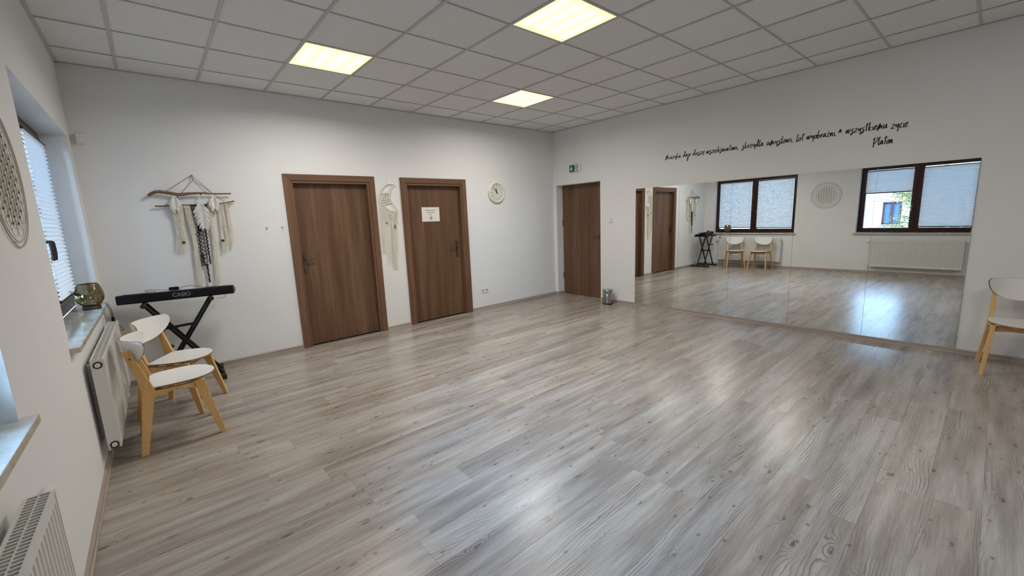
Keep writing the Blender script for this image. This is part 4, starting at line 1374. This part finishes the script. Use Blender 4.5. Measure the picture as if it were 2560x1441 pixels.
m.build('lower_branch', M['drift'], mc, smooth=True)
m = MB()
nail = (-5.403, 2.067)
for a, c in ((nail, (-5.634, 1.898)), ((-5.397, 2.02), (-5.509, 1.884)), (nail, (-5.263, 1.890)), ((-5.397, 2.02), (-5.157, 1.790)), (nail, (-5.397, 2.02)), ((-5.41, 2.06), (-5.405, 2.015))):
    m.tube([Vector((a[0] - OM.x, -0.012, a[1] - OM.z)), Vector((c[0] - OM.x, -0.040, c[1] - OM.z))], 0.0022, 5)
m.build('hanging_twine', M['twine'], mc)
m = MB(); m.tube([(nail[0] - OM.x, 0, nail[1] - OM.z), (nail[0] - OM.x, -0.02, nail[1] - OM.z)], 0.003, 6); m.build('nail', M['steel'], mc)
def cordline(m, a, c, r=0.0032, y=-0.03, wig=0.004, sd=0, n=10):
    g = seeded(sd)
    pts = []
    for i in range(n + 1):
        t_ = i / n
        pts.append(Vector((a[0] + (c[0] - a[0]) * t_ + g.uniform(-wig, wig) * (0.2 + t_) - OM.x, y + g.uniform(-0.003, 0.003), a[1] + (c[1] - a[1]) * t_ - OM.z)))
    m.tube(catmull(pts, 2), r, 5)
def braid(m, a, c, w=0.016, r=0.0042, y=-0.032, pitch=0.030):
    L = math.hypot(c[0] - a[0], c[1] - a[1]); n = max(4, int(L / pitch * 6))
    for ph in (0, PI):
        pts = []
        for i in range(n + 1):
            t_ = i / n
            an = 2 * PI * L / pitch * t_ / 1.6 + ph
            pts.append(Vector((a[0] + (c[0] - a[0]) * t_ + w * 0.5 * math.sin(an) - OM.x, y + 0.005 * math.cos(an * 1.0), a[1] + (c[1] - a[1]) * t_ - OM.z)))
        m.tube(pts, r, 5)
# left cream section
for sd, (a, k_, c) in enumerate([((-5.605, 1.755), (-5.598, 1.45), (-5.618, 1.31)), ((-5.585, 1.755), (-5.572, 1.44), (-5.600, 1.295)), ((-5.560, 1.755), (-5.552, 1.42), (-5.585, 1.285)), ]):
    m = MB(); braid(m, a, k_); 
    for q in (-0.008, 0.0, 0.008): cordline(m, (k_[0] + q, k_[1]), (c[0] + q * 1.8, c[1] + q), 0.0026, sd=sd * 7 + int(q * 1000) + 9)
    m.build('braided_cord', M['cord'], mc, smooth=True)
m = MB()
for i in range(4): cordline(m, (-5.540 + i * 0.006, 1.755), (-5.570 + i * 0.008, 1.275 + 0.01 * i), 0.0026, sd=40 + i)
tag(m.build('cord_fringe', M['cord'], mc, smooth=True), kind='stuff')
# second long cream panels
for side, tops, mid, bots in (('l', (-5.505, -5.470), (-5.468, 1.43), (-5.505, -5.455)), ('r', (-5.318, -5.290), (-5.300, 1.45), (-5.345, -5.300))):
    m = MB()
    for i, x in enumerate((tops[0], (tops[0] + tops[1]) / 2, tops[1])):
        braid(m, (x, 1.76), (mid[0] + (i - 1) * 0.011, mid[1] + i * 0.02), 0.014, 0.004)
    m.build('braided_cord', M['cord'], mc, smooth=True)
    m = MB()
    for i in range(8):
        cordline(m, (mid[0] - 0.014 + i * 0.004, mid[1] + 0.02), (bots[0] + (bots[1] - bots[0]) * i / 7, 0.935 + 0.012 * math.sin(i * 2.1)), 0.0025, sd=60 + i + (20 if side == 'r' else 0), n=14)
    tag(m.build('cord_fringe', M['cord'], mc, smooth=True), kind='stuff')
# right cream section
for sd, (a, k_, c) in enumerate([((-5.186, 1.772), (-5.183, 1.42), (-5.205, 1.28)), ((-5.150, 1.785), (-5.150, 1.50), (-5.160, 1.30)), ((-5.133, 1.776), (-5.126, 1.52), (-5.140, 1.325))]):
    m = MB(); braid(m, a, k_, 0.013)
    for q in (-0.007, 0.0, 0.007): cordline(m, (k_[0] + q, k_[1]), (c[0] + q * 1.6, c[1]), 0.0026, sd=90 + sd * 3 + int(q * 1000))
    m.build('braided_cord', M['cord'], mc, smooth=True)
m = MB()
for i in range(4): cordline(m, (-5.220 + i * 0.006, 1.77), (-5.240 + i * 0.008, 1.25 + 0.012 * i), 0.0026, sd=120 + i)
tag(m.build('cord_fringe', M['cord'], mc, smooth=True), kind='stuff')
# black centre
m = MB()
for i in range(9):
    a = -5.455 + i * 0.016
    m.tube(loc([(a, 1.765), (a + 0.004, 1.745)], -0.035), 0.008, 6)
    if i < 8:
        m.tube(loc([(a, 1.75), (-5.43 + i * 0.006, 1.60), (-5.425 + i * 0.005, 1.49)], -0.026), 0.0036, 5)
m.build('black_netting', M['cordblack'], mc, smooth=True)
for a, c in (((-5.425, 1.50), (-5.432, 1.24)), ((-5.364, 1.50), (-5.368, 1.25))):
    m = MB(); n = 14
    for i in range(n):
        t_ = i / (n - 1)
        m.sphere((a[0] + (c[0] - a[0]) * t_ + 0.003 * (-1) ** i - OM.x, -0.03, a[1] + (c[1] - a[1]) * t_ - OM.z), 0.0105, 8, 5)
    m.build('knotted_cord', M['cordblack'], mc, smooth=True)
for i in range(8):
    z_ = 1.470 - i * 0.041
    m = MB(); m.tube([Vector((-5.400 + 0.016 * math.cos(2 * PI * j / 18) - OM.x, -0.032, z_ + 0.022 * math.sin(2 * PI * j / 18) - OM.z)) for j in range(18)], 0.0028, 5, closed=True)
    m.build('cord_ring', M['cordblack'], mc)
m = MB()
for i in range(6): cordline(m, (-5.437 + i * 0.004, 1.25), (-5.443 + i * 0.006, 1.125), 0.003, sd=150 + i)
for i in range(3): cordline(m, (-5.369 + i * 0.003, 1.25), (-5.372 + i * 0.004, 1.14), 0.003, sd=160 + i)
for i in range(4): cordline(m, (-5.404 + i * 0.003, 1.15), (-5.405 + i * 0.004, 0.945), 0.003, sd=170 + i)
m.sphere((-5.40 - OM.x, -0.03, 1.135 - OM.z), 0.013, 8, 6)
m.build('black_tail', M['cordblack'], mc, smooth=True)
for x_, z_ in ((-5.561, 1.385), (-5.227, 1.383)):
    m = MB(); m.sphere((x_ - OM.x, -0.036, z_ - OM.z), 0.0135, 12, 8, (1.15, 0.8, 1)); m.build('wooden_bead', M['bead'], mc, smooth=True)
def feather(x, ztop, zbot, w, hang, sd):
    g = seeded(sd)
    m = MB()
    m.tube(loc([(x, hang), (x, ztop)], -0.048), 0.004, 5)
    L = ztop - zbot
    n = 26
    for i in range(n):
        t_ = i / n
        z_ = ztop - L * 0.92 * t_
        for s in (-1, 1):
            ww = w * (math.sin(PI * min(1, 0.12 + 0.88 * t_ ** 0.75)) ** 0.6) * g.uniform(0.75, 1.1) + 0.008
            for q in range(2):
                m.tube([Vector((x - OM.x, -0.050, z_ - OM.z)), Vector((x + s * ww * 0.55 - OM.x, -0.058 - 0.006 * q, z_ - 0.012 - OM.z)), Vector((x + s * ww - OM.x + g.uniform(-0.004, 0.004), -0.048 - g.uniform(0, 0.012), z_ - 0.034 - g.uniform(0, 0.014) - OM.z))], [0.0045, 0.0048, 0.003], 5)
    m.build('yarn_feather', M['cordwhite'], mc, smooth=True)
feather(-5.578, 1.842, 1.715, 0.040, 1.892, 1)
feather(-5.372, 1.775, 1.500, 0.062, 1.895, 2)
feather(-5.254, 1.846, 1.718, 0.040, 1.892, 3)

# ------------------------------------------------------------------ moon macrame between the doors
mo = thing('moon_macrame', 'crescent moon macrame with long cream fringe between the two doors', 'wall hanging', (-3.29, 0, 1.80))
OM = Vector(mo.location)
m = MB()
outer = [(-3.178, 2.007), (-3.24, 2.018), (-3.314, 2.0), (-3.371, 1.942), (-3.398, 1.875), (-3.39, 1.799), (-3.361, 1.732), (-3.304, 1.682), (-3.233, 1.654), (-3.162, 1.665)]
inner = [(-3.178, 2.007), (-3.236, 1.953), (-3.258, 1.885), (-3.254, 1.818), (-3.224, 1.749), (-3.162, 1.665)]
m.tube(catmull(loc(outer, -0.018), 6), 0.0062, 7); m.tube(catmull(loc(inner, -0.018), 6), 0.0062, 7)
m.build('crescent_ring', M['cord'], mo, smooth=True)
m = MB(); m.tube(loc([(-3.291, 2.081), (-3.291, 2.045), (-3.289, 2.012)], -0.012), 0.002, 5); m.build('hanging_loop', M['wirelight'], mo)
m = MB(); m.tube(loc([(-3.387, 1.89), (-3.257, 1.897)], -0.02), 0.0055, 6); m.tube(loc([(-3.394, 1.808), (-3.256, 1.818)], -0.02), 0.0055, 6)
m.tube(loc([(-3.388, 1.775), (-3.246, 1.800)], -0.02), 0.0065, 6); m.tube(loc([(-3.372, 1.745), (-3.236, 1.776)], -0.02), 0.0065, 6)
for i in range(2):
    xs_ = [-3.385, -3.353, -3.321, -3.290, -3.259]
    m.tube(loc([(x_, 1.885 if (k_ + i) % 2 else 1.815) for k_, x_ in enumerate(xs_)], -0.022), 0.0048, 6)
for x_ in (-3.375, -3.345, -3.315, -3.285): m.sphere((x_ - OM.x, -0.022, 1.905 - OM.z), 0.007, 6, 5)
m.build('knotted_band', M['cord'], mo, smooth=True)
m = MB()
for i in range(7):
    cordline(m, (-3.412 + i * 0.005, 1.87 - i * 0.02), (-3.428 + i * 0.006, 1.12 - 0.02 * (i % 3)), 0.0024, y=-0.016, sd=200 + i, n=14)
tag(m.build('cord_fringe', M['cord'], mo, smooth=True), kind='stuff')
m = MB(); braid(m, (-3.362, 1.70), (-3.352, 1.50), 0.014, 0.0038, -0.02); braid(m, (-3.180, 1.655), (-3.190, 1.50), 0.014, 0.0038, -0.02)
m.build('braided_cord', M['cord'], mo, smooth=True)
m = MB()
for k_ in range(3):
    z_ = 1.640 - 0.028 * k_
    m.tube(loc([(-3.300 + 0.006 * k_, z_), (-3.255, z_ - 0.050), (-3.210 - 0.006 * k_, z_)], -0.022), 0.0055, 6)
for s in (-1, 1):
    m.tube(loc([(-3.255 + s * 0.035, 1.655), (-3.255 + s * 0.020, 1.60)], -0.02), 0.0045, 6)
m.build('chevron_knot', M['cord'], mo, smooth=True)
m = MB()
for i in range(13):
    t_ = i / 12
    x_ = -3.358 + 0.175 * t_
    zt_ = 1.705 - 0.055 * math.sin(PI * min(1, t_ * 1.3) / 2)
    zb_ = 0.91 + 0.09 * abs(math.sin(i * 1.7)) + (0.10 if t_ > 0.8 else 0) - 0.05 * math.sin(PI * t_)
    cordline(m, (x_, zt_), (-3.385 + 0.175 * t_ + 0.006, zb_), 0.0019, y=-0.014, sd=230 + i, wig=0.003, n=14)
tag(m.build('long_fringe', M['cord'], mo, smooth=True), kind='stuff')
m = MB()
for i in range(8): cordline(m, (-3.262 + i * 0.002, 1.55), (-3.285 + i * 0.006, 0.86), 0.0021, y=-0.020, sd=260 + i, wig=0.002, n=14)
tag(m.build('centre_tassel', M['cord'], mo, smooth=True), kind='stuff')
m = MB(); m.sphere((-3.341 - OM.x, -0.024, 1.493 - OM.z), 0.009, 10, 7); m.build('dark_bead', M['bead'], mo, smooth=True)
m = MB(); m.sphere((-3.224 - OM.x, -0.026, 1.444 - OM.z), 0.016, 10, 8, (0.8, 0.6, 1.9)); m.build('wooden_bead', M['redbead'], mo, smooth=True)

# ------------------------------------------------------------------ outside
m = MB(); m.box(-60, -60, -3.7, -W - T - 0.1, 40, -3.6); tag(m.build('street_ground', M['ground']), 'street ground outside the windows', 'ground', kind='structure')
BX = -26.0
def vy(y): return -5.495 + (y + 5.495) * 1.511
def vz(z): return 1.496 + (z - 1.496) * 1.511 + 0.17
hy0, hy1 = vy(-2.585), vy(-3.12); hz0, hz1 = vz(0.69), vz(1.515)
bd = thing('white_house', 'white rendered house across the street, seen only in the mirror', 'house', (BX, -3.0, -3.6))
OB = Vector(bd.location)
m = MB()
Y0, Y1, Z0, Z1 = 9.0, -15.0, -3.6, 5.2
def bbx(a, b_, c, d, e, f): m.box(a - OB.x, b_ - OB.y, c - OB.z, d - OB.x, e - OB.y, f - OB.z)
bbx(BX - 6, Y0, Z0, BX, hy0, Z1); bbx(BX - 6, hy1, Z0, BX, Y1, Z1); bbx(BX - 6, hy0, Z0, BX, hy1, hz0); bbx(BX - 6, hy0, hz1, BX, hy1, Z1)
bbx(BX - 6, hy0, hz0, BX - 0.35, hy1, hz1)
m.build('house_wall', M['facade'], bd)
m = MB(); m.prism([(-6.6, Z1), (0.6, Z1), (-3.0, Z1 + 1.8)], Y0 + 0.3, Y1 - 0.3, lambda u, v, w: (BX + u - OB.x, w - OB.y, v - OB.z)); m.build('house_roof', M['redframe'], bd)
m = MB(); fw = 0.075; xa_, xb_ = BX - 0.13, BX - 0.06
hm_ = (hy0 + hy1) / 2
bbx(xa_, hy0, hz0, xb_, hy0 - fw, hz1); bbx(xa_, hy1, hz0, xb_, hy1 + fw, hz1); bbx(xa_, hy0, hz0, xb_, hy1, hz0 + fw); bbx(xa_, hy0, hz1 - fw, xb_, hy1, hz1)
bbx(xa_, hm_ + 0.055, hz0, xb_ + 0.01, hm_ - 0.055, hz1)
hw = m.build('house_window', M['redframe'], bd)
m = MB(); bbx(xa_ - 0.02, hy0 - fw, hz0 + fw, xa_, hm_ + 0.055, hz1 - fw); m.build('curtain', M['curtain'], hw)
m = MB(); bbx(xa_ - 0.02, hm_ - 0.055, hz0 + fw, xa_, hy1 + fw, hz1 - fw); m.build('curtain', M['curtain'], hw)
m = MB(); bbx(BX - 0.05, hy0 + 0.1, hz0 - 0.05, BX + 0.08, hy1 - 0.1, hz0); m.build('outer_sill', M['facade'], bd)
tr = thing('leafy_tree', 'leafy green and yellow tree outside, seen in the mirror below the raised blind', 'tree', (-14.0, -4.6, -3.6))
OT = Vector(tr.location)
m = MB(); m.tube(catmull([(0, 0, 0), (0.05, 0.03, 1.6), (-0.05, 0.05, 3.2), (0.0, 0.0, 4.6), (0.1, 0.0, 5.6)], 5), [0.16 - 0.006 * i for i in range(21)], 10)
m.build('tree_trunk', M['bark'], tr, smooth=True)
g = random.Random(5)
bm_ = MB(); lf = MB(); ly = MB()
for k_ in range(34):
    a = g.uniform(0, 2 * PI); z_ = g.uniform(3.4, 5.8); L = g.uniform(0.9, 1.75)
    if k_ < 10: a = g.uniform(1.1, 2.0); z_ = g.uniform(3.6, 5.3)
    e = Vector((math.cos(a) * L, math.sin(a) * L, z_ + g.uniform(0.1, 0.6)))
    s = Vector((0, 0, z_ - 0.2)); mid = (s + e) / 2 + Vector((0, 0, 0.1))
    P = catmull([s, mid, e], 5)
    bm_.tube(P, [0.03 - 0.0022 * i for i in range(len(P))], 5)
    for q in range(200):
        t_ = g.uniform(0.35, 1.05); c = s.lerp(e, t_) + Vector((g.gauss(0, 0.13), g.gauss(0, 0.13), g.gauss(0, 0.12)))
        u = Vector((g.gauss(0, 1), g.gauss(0, 1), g.gauss(0, 0.6))).normalized(); v = u.cross(Vector((g.gauss(0, 1), g.gauss(0, 1), g.gauss(0, 1)))).normalized()
        ln, wd_ = g.uniform(0.03, 0.055), g.uniform(0.012, 0.02)
        (ly if g.random() < 0.25 else lf).add([c - u * ln, c + v * wd_, c + u * ln, c - v * wd_], [(0, 1, 2, 3)])
tag(bm_.build('tree_branches', M['bark'], tr), kind='stuff')
tag(lf.build('foliage', M['leaf'], tr), kind='stuff')
tag(ly.build('yellow_foliage', plain('leaf_yellow', (0.070, 0.058, 0.014), 0.9, spec=0.0, vary=0.3), tr), 'yellowing leaves', kind='stuff')
for (a, c), lb in ((((-20, 3, 3.0), (-20, -9, 2.35)), 'upper overhead cable across the street, seen in the mirror'), (((-19, 3, 3.4), (-19, -9, 0.1)), 'slanting overhead cable across the street, seen in the mirror'), (((-20, 3, 2.1), (-20, -9, 1.7)), 'lower overhead cable across the street, seen in the mirror')):
    t = thing('overhead_cable', lb, 'cable', a)
    m = MB(); A_ = Vector(a); P = []
    for i in range(13):
        s = i / 12; p = A_.lerp(Vector(c), s); p.z -= 0.25 * math.sin(PI * s); P.append(p - A_)
    m.tube(P, 0.008, 5); m.build('cable_line', M['cable'], t)
